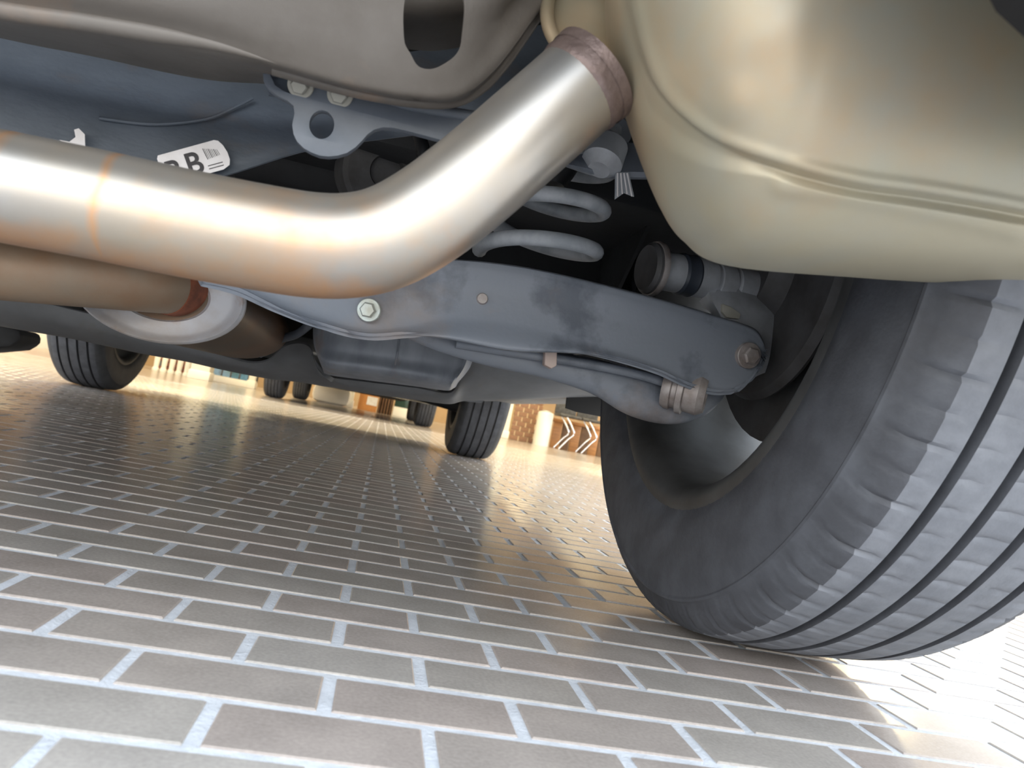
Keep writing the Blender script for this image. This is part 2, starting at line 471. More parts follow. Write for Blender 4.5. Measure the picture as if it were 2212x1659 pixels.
# ------------------------------------------------------------------ tyres and wheels
HALF = [(-.080, .198), (-.0920, .204), (-.0985, .212), (-.1010, .2145), (-.1035, .222), (-.1045, .2235), (-.1062, .236), (-.1082, .258), (-.1070, .274),
        (-.1040, .2865), (-.1052, .2885), (-.1045, .2905), (-.1015, .292), (-.0975, .3005), (-.0895, .3085), (-.0780, .3128), (-.0655, .3142), (-.0585, .3147),
        (-.0580, .3147), (-.0560, .3075), (-.0515, .3075), (-.0495, .3153), (-.0400, .3158), (-.0300, .3161), (-.0225, .3164), (-.0220, .3164), (-.0200, .3092), (-.0155, .3092), (-.0135, .3166), (0, .3168)]
HALF = [(x * .93, .249 + (r - .2145) * 1.056) for x, r in HALF]
PROF = HALF + [(-x, r) for x, r in reversed(HALF[:-1])]

def tyre_mesh(name, N_, sipes=True, every=7):
    v = []; f = []; k = len(PROF)
    for a in range(N_):
        th = a * 2 * pi / N_
        for i, (x, r) in enumerate(PROF):
            ax = abs(x)
            rr = r
            if sipes:
                ph = a % every
                if .057 < ax < .093 and ph == 0: rr -= (.0026 if (a // every) % 2 else .0014)
                if .032 < ax < .042 and (a + (2 if x < 0 else 4)) % every == 0: rr -= .0025
                if ax < .001 and ph == 3: rr -= .0025
            v.append((x, rr * cos(th), rr * sin(th)))
    for a in range(N_):
        b = (a + 1) % N_
        for i in range(k):
            j = (i + 1) % k
            f.append([a * k + i, a * k + j, b * k + j, b * k + i])
    return mesh(name, v, f)

RIM = [(-.0985, .2005), (-.1015, .2055), (-.1000, .2135), (-.0955, .2135), (-.0945, .207), (-.085, .2035), (-.06, .2), (.07, .199), (.095, .206), (.100, .214), (.104, .214), (.105, .207), (.098, .201),
       (.080, .190), (.05, .1845), (-.05, .1855), (-.075, .188), (-.088, .192), (-.0955, .1965)]

def wheel_meshes():
    out = {}
    bm = bmesh.new(); lathe_bm(bm, Vector((0, 0, 0)), Vector((1, 0, 0)), [(x * .93, r * 1.165) for x, r in RIM], 96, close=True); out['rim'] = finish(bm, 'rim')
    bm = bmesh.new()
    for s in range(5):
        a = s * 2 * pi / 5 + .62
        er = Vector((0, cos(a), sin(a))); et = Vector((0, -sin(a), cos(a))); ex = Vector((1, 0, 0))
        st = []
        for (r, w, x0, x1) in ((.045, .030, .045, .075), (.09, .024, .048, .080), (.14, .026, .052, .084), (.19, .034, .055, .086), (.218, .042, .050, .088)):
            c = er * r
            st.append([bm.verts.new(c + et * sg * w * q + ex * x) for sg, q, x in ((-1, 1, x1), (-1, .8, x0), (1, .8, x0), (1, 1, x1))])
        for A, B in zip(st, st[1:]):
            for q in range(4): bm.faces.new([A[q], A[(q + 1) % 4], B[(q + 1) % 4], B[q]])
        bm.faces.new(st[0]); bm.faces.new(list(reversed(st[-1])))
    lathe_bm(bm, Vector((0, 0, 0)), Vector((1, 0, 0)), [(.035, 0), (.035, .055), (.04, .066), (.075, .066), (.085, .05), (.085, 0)], 40)
    out['spokes'] = finish(bm, 'spokes')
    bm = bmesh.new(); lathe_bm(bm, Vector((0, 0, 0)), Vector((1, 0, 0)), [(-.02, 0), (-.02, .07), (-.004, .075), (-.004, .168), (.018, .168), (.012, .07), (.035, .065), (.035, 0)], 48)
    out['brake'] = finish(bm, 'brake')
    return out
TY_HI = tyre_mesh('tyre', 714); TY_LO = tyre_mesh('tyre_plain', 120, sipes=False)
for me in (TY_HI, TY_LO):
    me.polygons.foreach_set('use_smooth', [True] * len(me.polygons)); me.set_sharp_from_angle(angle=math.radians(38))
TY_HI.materials.append(M['rubber']); TY_HI.materials.append(M['tread'])
TY_LO.materials.append(M['rubber_far']); TY_LO.materials.append(M['rubber'])
for me in (TY_HI, TY_LO):
    k = len(PROF); w_ = [1 if max(abs(PROF[i][0]), abs(PROF[(i + 1) % k][0])) < .079 and i < k - 1 and min(PROF[i][1], PROF[(i + 1) % k][1]) > .3505 else 0 for i in range(k)]
    me.polygons.foreach_set('material_index', [w_[i % k] for i in range(len(me.polygons))])
WM = wheel_meshes()
for k, me in WM.items():
    me.materials.append(M['castdark'] if k == 'brake' else M['rimdirt'] if k == 'rim' else M['alloy'])
    me.polygons.foreach_set('use_smooth', [True] * len(me.polygons)); me.set_sharp_from_angle(angle=math.radians(35))

def wheel(parent, loc, tyre, mirror=False, label=None, name='wheel', spin=0.0, full=True):
    w = bpy.data.objects.new(name, None); COL.objects.link(w); w.parent = parent; w.empty_display_size = .1
    w.location = Vector(loc) - parent.location
    if mirror: w.rotation_euler = (0, 0, pi)
    if label: w['label'] = label
    for n_, me in [('tyre', tyre)] + ([('rim', WM['rim']), ('spokes', WM['spokes']), ('brake_disc', WM['brake'])] if full else [('rim', WM['rim']), ('spokes', WM['spokes'])]):
        o = bpy.data.objects.new(n_, me); COL.objects.link(o); o.parent = w
        if n_ == 'spokes': o.rotation_euler.x = spin
    return w

# ------------------------------------------------------------------ the near car
CX = -0.33
car = empty('car', (CX, 2.0, 0), 'car seen from beneath its tail, muffler and rear wheel close by on brick paving', 'car')
RW = Vector((0.3816, 0.708, 0.3563))
wheel(car, RW, TY_HI, label='dusty rear tyre at the right with grooved tread', spin=.25)
wheel(car, (2 * CX - RW.x, RW.y, RW.z), TY_LO, mirror=True)
wheel(car, (0.402, 3.36, 0.3563), TY_LO, spin=.4)
wheel(car, (-1.092, 3.20, 0.3563), TY_LO, mirror=True)

# body shell and floor pan (shade the underside as the real body does)
def body():
    xs = .84
    bm = bmesh.new()
    prof = [(.14, .52), (.12, .62), (.13, .86), (.30, .98), (.55, 1.38), (.95, 1.50), (1.9, 1.52), (2.5, 1.40), (3.15, 1.02), (4.0, .86), (4.16, .66), (4.14, .50)]
    secs = []
    for sx_ in (-1, 1):
        row = []
        for (y, z) in prof:
            wdt = xs if z < .95 else xs - .22 * (z - .9) / .6
            row.append(bm.verts.new((CX + sx_ * wdt, y, z)))
        secs.append(row)
    n = len(prof)
    for i in range(n - 1): bm.faces.new([secs[0][i], secs[1][i], secs[1][i + 1], secs[0][i + 1]])
    bm.faces.new([secs[0][0], secs[0][-1], secs[1][-1], secs[1][0]])
    bm.faces.new(secs[0]); bm.faces.new(list(reversed(secs[1])))
    link('body_shell', finish(bm, 'body_shell'), M['paint'], car, sharp=25)
    for s in (-1, 1):
        x = CX + s * xs
        pts = [(.16, .54), (.16, .36), (.295, .36)]
        def arch(yc): return [(yc + .41 * cos(a), .355 + .41 * sin(a)) for a in [pi - i * pi / 16 for i in range(17)]]
        pts += [p for p in arch(.708) if p[0] > .299]
        pts += [(1.12, .25)] if False else []
        pts += [(1.12, .26), (2.96, .26)]
        pts += [p for p in arch(3.35)]
        pts += [(3.77, .26), (4.12, .30), (4.13, .54)]
        out = [Vector((x, y, z)) for y, z in pts]
        link('side_panel', plate_mesh('side_panel', out, Vector((-s * .012, 0, 0))), M['paint'], car, sharp=25)
body()
# floor pan, sills, wheelhouse linings
bm = bmesh.new(); box_bm(bm, (CX - .80, .75, .40), (CX + .74, 3.9, .50), .004); link('floor_pan', finish(bm, 'floor_pan'), M['dark'], car)
bm = bmesh.new(); box_bm(bm, (CX - .55, .20, .47), (CX + .6, .75, .51), .004); link('boot_floor', finish(bm, 'boot_floor'), M['dark'], car)
for s in (-1, 1):
    bm = bmesh.new(); box_bm(bm, (CX + s * .78 - .05, 1.15, .25), (CX + s * .78 + .05, 2.95, .42), .015); link('sill', finish(bm, 'sill'), M['shield'], car)
def wheelhouse():
    # lining over the rear right wheel: half drum open towards the wheel
    bm = bmesh.new(); ring = []
    for i in range(25):
        a = pi * 1.02 - i * pi * 1.04 / 24
        ring.append([(x, RW.y + .405 * cos(a), .355 + .405 * sin(a)) for x in (.24, .52)])
    g = [[Vector(p) for p in r] for r in ring]
    link('wheelhouse_lining', sheet_mesh(g, -.003, 'wheelhouse_lining'), M['dark'], car)
    out = [Vector((.245, RW.y + .41 * cos(a), .355 + .40 * sin(a))) for a in [pi * .80 - i * pi * .80 / 20 for i in range(21)]]
    out += [Vector((.245, 1.14, .27)), Vector((.245, .95, .27)), Vector((.245, .80, .40)), Vector((.245, .52, .44))]
    link('wheelhouse_wall', plate_mesh('wheelhouse_wall', out, Vector((-.004, 0, 0))), M['dark'], car, sharp=20)
wheelhouse()
# dark wall of the boot well behind the spring and the floor behind the subframe
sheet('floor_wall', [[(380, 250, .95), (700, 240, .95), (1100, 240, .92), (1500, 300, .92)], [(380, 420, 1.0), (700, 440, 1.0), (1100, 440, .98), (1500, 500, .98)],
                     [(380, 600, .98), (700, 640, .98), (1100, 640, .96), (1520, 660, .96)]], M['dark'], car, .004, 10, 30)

# --- rear crossmember (grey pressed steel with holes)
r0 = [(-420, -260, .40), (0, -200, .40), (400, -150, .40), (750, -110, .40), (1000, -110, .40), (1220, -140, .40)]
r0b = [(-420, -110, .415), (0, -60, .415), (400, 0, .415), (750, 40, .415), (960, 45, .415), (1150, -50, .415)]
r1 = [(-420, -75, .43), (0, 2, .43), (200, 32, .43), (430, 74, .43), (600, 118, .43), (760, 158, .43), (900, 176, .43), (985, 160, .43), (1040, 112, .43), (1085, 45, .43), (1130, -30, .43)]
r2 = [(-420, -45, .438), (0, 38, .438), (200, 66, .438), (430, 105, .438), (600, 146, .438), (760, 190, .438), (900, 214, .438), (990, 212, .438), (1055, 168, .438), (1115, 95, .438), (1180, -5, .438)]
r3 = [(-420, -36, .455), (0, 52, .455), (200, 82, .455), (430, 122, .455), (600, 154, .455), (760, 194, .455), (900, 217, .455), (990, 215, .455), (1058, 170, .455), (1118, 97, .455), (1184, -3, .455)]
r4 = [(-420, -20, .52), (0, 82, .52), (200, 122, .52), (430, 170, .52), (600, 183, .52), (760, 196, .52), (900, 217, .52), (985, 214, .52), (1052, 168, .52), (1112, 96, .52), (1178, -3, .52)]
hole1 = [(520 + 27 * cos(a), 104 + 13 * sin(a) + .18 * 27 * cos(a)) for a in [i * pi / 10 for i in range(20)]]
hole2 = [tuple(p)[:2] for p in catmull([(876, 20, 0), (892, 50, 0), (912, 74, 0), (945, 78, 0), (980, 63, 0), (1004, 42, 0), (1012, 10, 0), (1008, -60, 0), (945, -85, 0), (882, -60, 0)], 60, closed=True)]
o = sheet('rear_crossmember', [r0, r0b, r1, r2, r3, r4], M['crossgrey'], car, .0025, 48, 120, holes=(hole1, hole2))

sheet('inner_bowl', [[(840, -130, .455), (940, -130, .455), (1050, -130, .455)], [(840, 0, .468), (940, 10, .468), (1050, 0, .468)], [(840, 50, .485), (940, 62, .49), (1050, 40, .485)], [(840, 100, .515), (940, 110, .515), (1050, 90, .515)]], M['crossgrey'], o, .002, 16, 20)

tube('rolled_edge', catmull([at(*p) for p in ((-420, -62, .4345), (0, 20, .4345), (200, 49, .4345), (430, 89, .4345), (560, 124, .4345), (640, 150, .4355))], 50), [.0052 * min(1, (49.5 - i) / 16) for i in range(50)], M['crossgrey'], o, 16)
tube('lower_flange', catmull([at(*p) for p in ((590, 150, .452), (760, 197, .452), (900, 221, .452), (985, 219, .452), (1040, 190, .452), (1085, 143, .452), (1130, 80, .452), (1190, -10, .452))], 60), .0034, M['crossgrey'], o, 12)

# --- subframe beam behind it
s0 = [(-420, -40, .575), (0, 30, .575), (500, 120, .575), (900, 110, .575), (1300, 20, .575)]
s1 = [(-420, 120, .56), (0, 190, .56), (500, 245, .56), (900, 195, .56), (1300, 130, .56)]
s2 = [(-420, 380, .555), (0, 405, .555), (250, 410, .555), (450, 372, .555), (640, 318, .555), (760, 298, .555), (930, 276, .555), (1060, 250, .555), (1300, 200, .555)]
s3 = [(-420, 400, .562), (0, 425, .562), (250, 430, .562), (465, 388, .562), (640, 334, .562), (760, 311, .562), (930, 288, .562), (1060, 262, .562), (1300, 215, .562)]
s4 = [(-420, 400, .62), (0, 425, .62), (250, 428, .62), (465, 386, .62), (640, 333, .62), (760, 309, .62), (930, 286, .62), (1060, 260, .62), (1300, 215, .62)]
sub = sheet('subframe', [s0, s1, s2, s3, s4], M['subframe'], car, .003, 40, 90)
sub['label'] = 'dusty blue black subframe beam'
# welded bead on the beam
bd = [at(*p) for p in ((215, 255, .5555), (330, 268, .5555), (440, 258, .5555), (500, 235, .557), (546, 212, .558))]
tube('weld_bead', catmull(bd, 24), .0013, M['subframe'], sub, 8)

# sticker, printed letters and bars
def sticker():
    Yk = .5475
    O = at(350, 372, Yk); ex = at(490, 334, Yk) - O; ex.normalize()
    px_ = (at(451, 372, Yk) - at(350, 372, Yk)).length / 101
    n = Vector((0, -1, -.12)); n = (n - ex * n.dot(ex)).normalized(); ey = n.cross(ex).normalized()
    if ey.z < 0: ey = -ey
    def P(a, b, h=0): return O + ex * a * px_ + ey * b * px_ + n * h
    Wd, Ht = 150, 68
    out = [(0, -14), (0, 30), (4, 37), (132, 38), (140, 34), (147, 22), (151, 5), (151, -12), (146, -24), (130, -30), (10, -30)]
    st = link('sticker', plate_mesh('sticker', [P(a, b, .0006) for a, b in out], n * -.0005), M['paper'], car, smooth=False)
    st['label'] = 'white paper sticker printed with BB'
    def text(s, a, b, h, name, shx=0.0):
        cu = bpy.data.curves.new(name, 'FONT'); cu.body = s; cu.size = 1; cu.offset = .018
        tob = bpy.data.objects.new('tmp', cu)
        me = bpy.data.meshes.new_from_object(tob)
        bpy.data.objects.remove(tob); bpy.data.curves.remove(cu)
        for vv in me.vertices:
            c = vv.co.copy(); q = P(a + c.x * h * .95, b + c.y * h, .0009); vv.co = q
        return link(name, me, M['ink'], st, smooth=False)
    text('B', 8, -28, 68, 'letter'); text('B', 54, -24, 70, 'letter')
    bm = bmesh.new()
    for i in range(9):
        a = 104 + i * 3.6; w_ = 1.0 + .7 * (i % 3 == 0); hh = 26 - i * 1.2
        q = [P(a, 0 + i * .4, .0008), P(a + w_, 0 + i * .4, .0008), P(a + w_ - 3, hh, .0008), P(a - 3, hh, .0008)]
        bm.faces.new([bm.verts.new(p) for p in q])
    for k in range(3):
        q = [P(100, -6 - 7 * k, .0008), P(134, -6 - 7 * k, .0008), P(134, -8 - 7 * k, .0008), P(100, -8 - 7 * k, .0008)]
        if k: bm.faces.new([bm.verts.new(p) for p in q])
    o = link('bar_code', finish(bm, 'bar_code'), M['ink'], st, smooth=False); o['kind'] = 'stuff'
sticker()
# torn scrap of white label on the beam
q = [at(x, y, .549) for x, y in ((128, 302), (150, 306), (163, 296), (160, 280), (170, 277), (183, 290), (184, 320), (150, 316))]
o = link('label_scrap', plate_mesh('label_scrap', q, Vector((0, .0006, 0))), M['paper'], car, smooth=False); o['label'] = 'torn white scrap of label'

# --- tow bracket with eye hole, pocket and two bolts
TYK = .476
def P2(pts, Y): return [at(x, y, Y) for x, y in pts]
outl = [(567, 150), (569, 174), (578, 190), (598, 206), (622, 218), (634, 228), (636, 245), (631, 270), (634, 290), (642, 306), (656, 320), (672, 329), (690, 336), (710, 338), (730, 336), (750, 330), (768, 318),
        (782, 304), (794, 290), (808, 280), (826, 275), (850, 276), (885, 284), (956, 303), (1020, 316), (1110, 330), (1110, 252), (1024, 243), (956, 228), (880, 216), (785, 186), (720, 168), (652, 150), (600, 142)]
hole = [(695 + 27 * cos(a), 269 + 31 * sin(a)) for a in [i * 2 * pi / 28 for i in range(28)]]
pocket = [(583, 160), (622, 160), (630, 178), (634, 204), (612, 196), (594, 184)]
tb = link('tow_bracket', plate_mesh('tow_bracket', P2(outl, TYK), Vector((0, .006, 0)), [P2(hole, TYK), P2(pocket, TYK)], bevel=.0012), M['bracket'], car, sharp=25)
tb['label'] = 'blue grey bracket plate with round eye hole'
link('pocket_back', plate_mesh('pocket_back', P2([(570, 150), (640, 150), (645, 215), (580, 205)], TYK + .007), Vector((0, .002, 0))), M['subframe'], tb)
tube('pressed_rib', catmull([at(*p) for p in ((700, 178, TYK), (785, 196, TYK), (880, 226, TYK), (956, 240, TYK), (1040, 254, TYK), (1100, 262, TYK))], 30), .0035, M['bracket'], tb, 12)
for (x, y) in ((650, 184), (735, 204)):
    b_ = bolt('bolt', at(x, y, TYK - .001), Vector((0, -1, -.5)), .0052, M['boltcream'], tb); b_['label'] = 'pale bolt head'

# --- exhaust pipe, weld collar
pc = [(-420, 318), (-200, 362), (0, 402), (200, 441), (400, 483), (560, 513), (680, 531), (770, 530), (850, 508), (940, 455), (1040, 376), (1130, 297), (1215, 222), (1275, 168)]
path = catmull([at(x, y, .405) for x, y in pc], 90)
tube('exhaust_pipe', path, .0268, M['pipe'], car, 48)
c_a, c_b = at(1228, 210, .405), at(1285, 160, .405)
ax = (c_b - c_a).normalized()
ln = (c_b - c_a).length
lathe('weld_collar', c_a, ax, [(.004, .0262), (.006, .0272), (.009, .0280), (.012, .0274), (.016, .0282), (.020, .0276), (ln * .7, .0282), (ln, .0286), (ln, .01)], M['weld'], car, 40)['label'] = 'brown burnt weld collar'

# --- muffler: transverse can with rounded left end, seam step and pressed ribs
def muffler():
    st = [(.0690, .3960, .412, .378, .385), (.0696, .3900, .436, .36, .395), (.0704, .3865, .450, .350, .400), (.0782, .3713, .456, .330, .420), (.0879, .3521, .456, .312, .435), (.1017, .3271, .457, .300, .443), (.1169, .3015, .458, .293, .448), (.1316, .2793, .459, .289, .450),
          (.1455, .2660, .46, .288, .450), (.1700, .2593, .46, .287, .450), (.2500, .2709, .462, .285, .450), (.40, .2954, .468, .283, .450), (.60, .3200, .470, .283, .450), (.74, .3444, .47, .285, .450), (.76, .36, .45, .31, .43), (.765, .39, .42, .34, .40)]
    # dense stations: linear in list index with Catmull smoothing per component
    def comp(k, t):
        i = int(min(len(st) - 2, max(0, math.floor(t)))); u = t - i
        g = lambda q: st[max(0, min(len(st) - 1, q))][k]
        p0, p1, p2, p3 = g(i - 1), g(i), g(i + 1), g(i + 2)
        return .5 * (2 * p1 + (p2 - p0) * u + (2 * p0 - 5 * p1 + 4 * p2 - p3) * u * u + (3 * p1 - p0 - 3 * p2 + p3) * u ** 3)
    NS, NA = 460, 480
    ANG = [pi * .88 + pi * .80 * a / 400 for a in range(400)] + [pi * 1.68 + pi * 1.20 * a / 80 for a in range(80)]
    rings = []
    for i in range(NS):
        t = (len(st) - 1) * i / (NS - 1)
        x, z0, z1, y0, y1 = [comp(k, t) for k in range(5)]
        cy, cz, ry, rz = (y0 + y1) / 2, (z0 + z1) / 2, max(1e-4, (y1 - y0) / 2), max(1e-4, (z1 - z0) / 2)
        ring = []
        for a in range(NA):
            th = ANG[a]
            c_, s_ = cos(th), sin(th)
            e_ = .86
            yy = cy + ry * math.copysign(abs(c_) ** e_, c_); zz = cz + rz * math.copysign(abs(s_) ** e_, s_)
            ring.append(Vector((x, yy, zz)))
        rings.append(ring)
    # pressed seam step and ribs, displaced along the outward direction
    import numpy as np
    P = np.array([[tuple(p) for p in r] for r in rings]); c_ = P.mean(1, keepdims=True)
    o_ = P - c_; o_[..., 0] = 0; o_ /= np.maximum(1e-6, np.linalg.norm(o_, axis=2, keepdims=True))
    d = P - np.array(CAM); z = d @ np.array(FW)
    px = 1106 + F_PX * (d @ np.array(RT)) / z; py = 829.5 - F_PX * (d @ np.array(UP)) / z
    def dist(line, n):
        q = np.array([tuple(v)[:2] for v in catmull([(a, b, 0) for a, b in line], n)])
        best = np.full(px.shape, 1e9); out = np.zeros(px.shape)
        for a, b in zip(q, q[1:]):
            ab = b - a; ax_, ay_ = px - a[0], py - a[1]
            u = np.clip((ax_ * ab[0] + ay_ * ab[1]) / (ab @ ab), 0, 1)
            dx_, dy_ = ax_ - u * ab[0], ay_ - u * ab[1]; dd = np.hypot(dx_, dy_)
            m_ = dd < best; best = np.where(m_, dd, best); out = np.where(m_, np.sign(ab[0] * dy_ - ab[1] * dx_) * dd, out)
        return out
    sm = lambda v: np.clip(v, 0, 1) ** 2 * (3 - 2 * np.clip(v, 0, 1))
    sd = dist(((1340, -160), (1352, -60), (1362, 20), (1385, 110), (1415, 185), (1470, 250), (1560, 312), (1700, 362), (1850, 398), (2000, 420), (2212, 458), (2600, 540)), 90)
    front = np.clip((.41 - P[..., 1]) / .03, 0, 1)
    wide = np.clip((1800 - px) / 350, .35, 1)
    h_ = -.0052 * sm((sd + 10) / 36) * (1 - .7 * sm((sd - 48 * wide) / (26 * wide + 8))) + .0016 * np.exp(-((sd + 16) / 14) ** 2)
    h_ += .0034 * np.exp(-((px - 1575) ** 2 + (py - 215) ** 2) / 55. ** 2)
    h_ += .0020 * np.exp(-(dist(((1500, 135), (1600, 98), (1700, 55), (1800, -15), (1950, -140)), 40) / 60) ** 2)
    h_ += .0016 * np.exp(-(dist(((1690, 405), (1850, 425), (2000, 455), (2200, 500)), 40) / 26) ** 2)
    P = P + o_ * (h_ * front)[..., None]
    ii = np.arange(NS * NA).reshape(NS, NA)
    q = np.stack([ii[:-1], np.roll(ii, -1, 1)[:-1], np.roll(ii, -1, 1)[1:], ii[1:]], 2).reshape(-1, 4)
    me = bpy.data.meshes.new('muffler'); me.from_pydata(P.reshape(-1, 3).tolist(), [], q[:, ::-1].tolist() + [ii[0][::1].tolist(), ii[-1][::-1].tolist()]); me.update()
    bm = bmesh.new(); bm.from_mesh(me); bmesh.ops.recalc_face_normals(bm, faces=bm.faces); bm.to_mesh(me); bm.free()
    o = link('muffler', me, M['muffler'], car, sharp=60)
    o['label'] = 'tan heat stained muffler can'
    return o
muf = muffler()
# rolled rim of the muffler's left end cap
rimc = catmull([at(*p) for p in ((1250, -120, .46), (1205, -60, .45), (1184, 0, .44), (1184, 50, .435), (1205, 95, .43), (1240, 120, .42))], 30)
tube('end_rim', rimc, .0042, M['muffler'], muf, 14)
sheet('end_cap', [[(1250, -140, .462), (1192, -40, .452), (1186, 40, .442), (1215, 110, .43)], [(1300, -140, .45), (1285, -20, .435), (1285, 60, .43), (1290, 140, .42)], [(1400, -140, .45), (1390, 0, .435), (1390, 100, .43), (1395, 180, .42)]], M['muffler'], muf, .002, 12, 24)

# --- rear bumper cover, its cut-out arching over the camera's view
def bumper():
    # lower edge (x, z), rear view; the skirt drops at the sides of the cut-out
    e1, e2 = at(2105, -5, .206), at(2225, 125, .206)
    edge = [(-1.20, .42), (-1.0, .34), (-.78, .34), (-.66, .36), (-.60, .46), (-.54, .50), (-.1, .51), (e1.x - .10, .50), (e1.x - .05, e1.z + .07), (e1.x, e1.z), (e2.x, e2.z), (e2.x + .03, e2.z - .012), (e2.x + .10, e2.z - .016), (.38, .28), (.50, .33)]
    E_ = catmull([(x, z, 0) for x, z in edge], 70)
    g = []
    for k, (dy, fz) in enumerate(((.022, 0), (.006, -.004), (-.004, .004), (-.012, .03), (-.02, .10), (-.02, .20), (-.0, .32))):
        row = []
        for p in E_:
            yb = .18 + .22 * max(0, abs(p.x - CX) - .55) ** 1.5
            z = p.y + fz if k < 4 else max(p.y + fz, .33 + .0 * k + fz * .9)
            row.append(Vector((p.x, yb + dy, z)))
        g.append(row)
    link('rear_bumper', sheet_mesh(g, .003, 'rear_bumper'), M['black'], car)
bumper()

# --- coil spring, upper mount, tag
def spring():
    c = at(1174, 482, .66); R_ = .0505; pitch = .0375
    ax_ = Vector((.0, .03, 1)).normalized()
    pts = []
    n = 170
    for i in range(n):
        t_ = i / (n - 1) * 3.9 - .95
        a = t_ * 2 * pi + 2.75
        pts.append(c + ax_ * (t_ * pitch) + Vector((R_ * cos(a), R_ * sin(a), 0)))
    o = tube('coil_spring', pts, .0066, M['spring'], car, 12); o['label'] = 'dusty grey coil spring'
    lathe('spring_seat', c + ax_ * .092, ax_, [(-.006, 0), (-.006, .05), (-.002, .062), (.004, .062), (.010, .05), (.04, .045), (.04, 0)], M['blackpaint'], o, 36)
    lathe('bump_stop', c + ax_ * .085, -ax_, [(0, 0), (0, .022), (.01, .024), (.02, .019), (.03, .022), (.04, .018), (.05, .012), (.055, 0)], M['black'], o, 24)
    # lower mount bush and bolt next to the collar
    lathe('mount_bush', at(1300, 352, .60), Vector((-.25, -.35, -1)), [(-.02, 0), (-.02, .016), (.0, .017), (.004, .013), (.008, .009), (.008, 0)], M['castgrey'], car, 28)
spring()
sheet('mount_arm', [[(1210, 300, .615), (1300, 305, .615), (1400, 310, .615)], [(1215, 350, .60), (1300, 368, .60), (1400, 375, .60)], [(1225, 362, .61), (1300, 384, .61), (1402, 388, .61)]], M['blackpaint'], car, .004, 10, 20)
def tagpiece():
    q = [at(x, y, .598) for x, y in ((1330, 372), (1358, 372), (1370, 424), (1349, 416), (1329, 430))]
    o = link('plastic_tag', plate_mesh('plastic_tag', q, Vector((0, .002, 0))), M['clip'], car, smooth=False)
    o.data.materials[0] = M['spring']; o['label'] = 'pale ribbed tag'
    for k in range(4):
        t_ = k / 3
        a = at(1334 + 21 * t_, 374, .5972); b_ = at(1334 + 31 * t_, 424 - 6 * sin(pi * t_), .5972)
        tube('tag_rib', [a, b_], .0007, M['paper'], o, 6)
tagpiece()
# hanging dark bits above the pipe: rounded bush housings and hose in the shade
lathe('bush_housing', at(835, 372, .80), Vector((.25, -1, -.2)), [(-.06, 0), (-.06, .045), (.0, .045), (.004, .040), (.004, .018), (-.002, .016), (-.002, 0)], M['castdark'], car, 36)
tube('brake_hose', catmull([at(*p) for p in ((905, 290, .66), (915, 330, .66), (912, 370, .67), (930, 420, .70))], 20), .006, M['black'], car, 10)
tube('cross_tube', catmull([at(*p) for p in ((520, 330, .92), (700, 360, .92), (900, 400, .92), (1060, 430, .92))], 20), .035, M['dark'], car, 20)

# --- lateral control arm (pressed C-channel)
A_st = [((380, 556), (400, 560), (430, 600), (438, 612), (445, 606), .585), ((470, 566), (486, 572), (510, 622), (513, 630), (520, 622), .590), ((570, 574), (582, 581), (596, 654), (597, 670), (603, 660), .594), ((670, 578), (680, 586), (686, 686), (686, 703), (690, 690), .598),
        ((780, 572), (786, 581), (788, 712), (788, 728), (790, 715), .602), ((880, 564), (884, 574), (880, 706), (880, 725), (882, 714), .606), ((980, 560), (982, 571), (972, 686), (968, 732), (972, 722), .610), ((1130, 576), (1130, 590), (1115, 700), (1106, 757), (1110, 748), .616),
        ((1300, 613), (1298, 628), (1280, 742), (1268, 766), (1274, 756), .624), ((1450, 652), (1446, 668), (1416, 786), (1404, 799), (1412, 790), .632), ((1540, 679), (1534, 695), (1500, 826), (1494, 836), (1502, 828), .637),
        ((1600, 697), (1594, 712), (1570, 838), (1566, 850), (1573, 842), .640), ((1634, 712), (1628, 726), (1612, 822), (1610, 832), (1614, 826), .642), ((1650, 738), (1648, 746), (1640, 790), (1640, 796), (1642, 792), .6435), ((1654, 758), (1654, 760), (1653, 764), (1653, 765), (1653, 764), .645)]
rowsA = [[], [], [], [], [], [], []]
for tp, te, wb, fb, bk, Y in A_st:
    rowsA[0].append((tp[0], tp[1], Y + .045)); rowsA[1].append((tp[0], tp[1], Y + .004)); rowsA[2].append((te[0], te[1], Y - .002))
    rowsA[3].append(((te[0] + wb[0]) / 2, (te[1] + wb[1]) / 2, Y + .002)); rowsA[4].append((wb[0], wb[1], Y)); rowsA[5].append((fb[0], fb[1], Y - .008 * max(0, min(1, (1560 - fb[0]) / 200)))); rowsA[6].append((bk[0], bk[1], Y + .035))
arm = sheet('control_arm', rowsA, M['blackpaint'], car, .003, 60, 150)
arm['label'] = 'blue grey pressed steel suspension arm'
bolt('bolt', at(797, 670, .601), Vector((-.15, -1, -.12)), .0060, M['zinc'], arm)['label'] = 'bright zinc bolt head'
bolt('bolt', at(1617, 768, .6395), Vector((.12, -1, -.1)), .0078, M['dullbolt'], arm)['label'] = 'dull grey bolt with washer'
lathe('drain_nub', at(1042, 645, .613), Vector((0, -1, 0)), [(-.002, 0), (-.002, .005), (.001, .004), (.001, 0)], M['dullbolt'], arm, 16)
# bush at the arm's lower end
lathe('bush', at(1472, 845, .655), Vector((.86, -.45, -.05)), [(-.016, 0), (-.016, .0165), (-.012, .0185), (-.008, .0185), (-.007, .0165), (-.003, .0165), (-.002, .0205), (.003, .0205), (.004, .0175), (.016, .0185), (.022, .015), (.022, .007), (.018, .006), (.018, 0)], M['dullbolt'], car, 36)['label'] = 'ribbed grey bush'
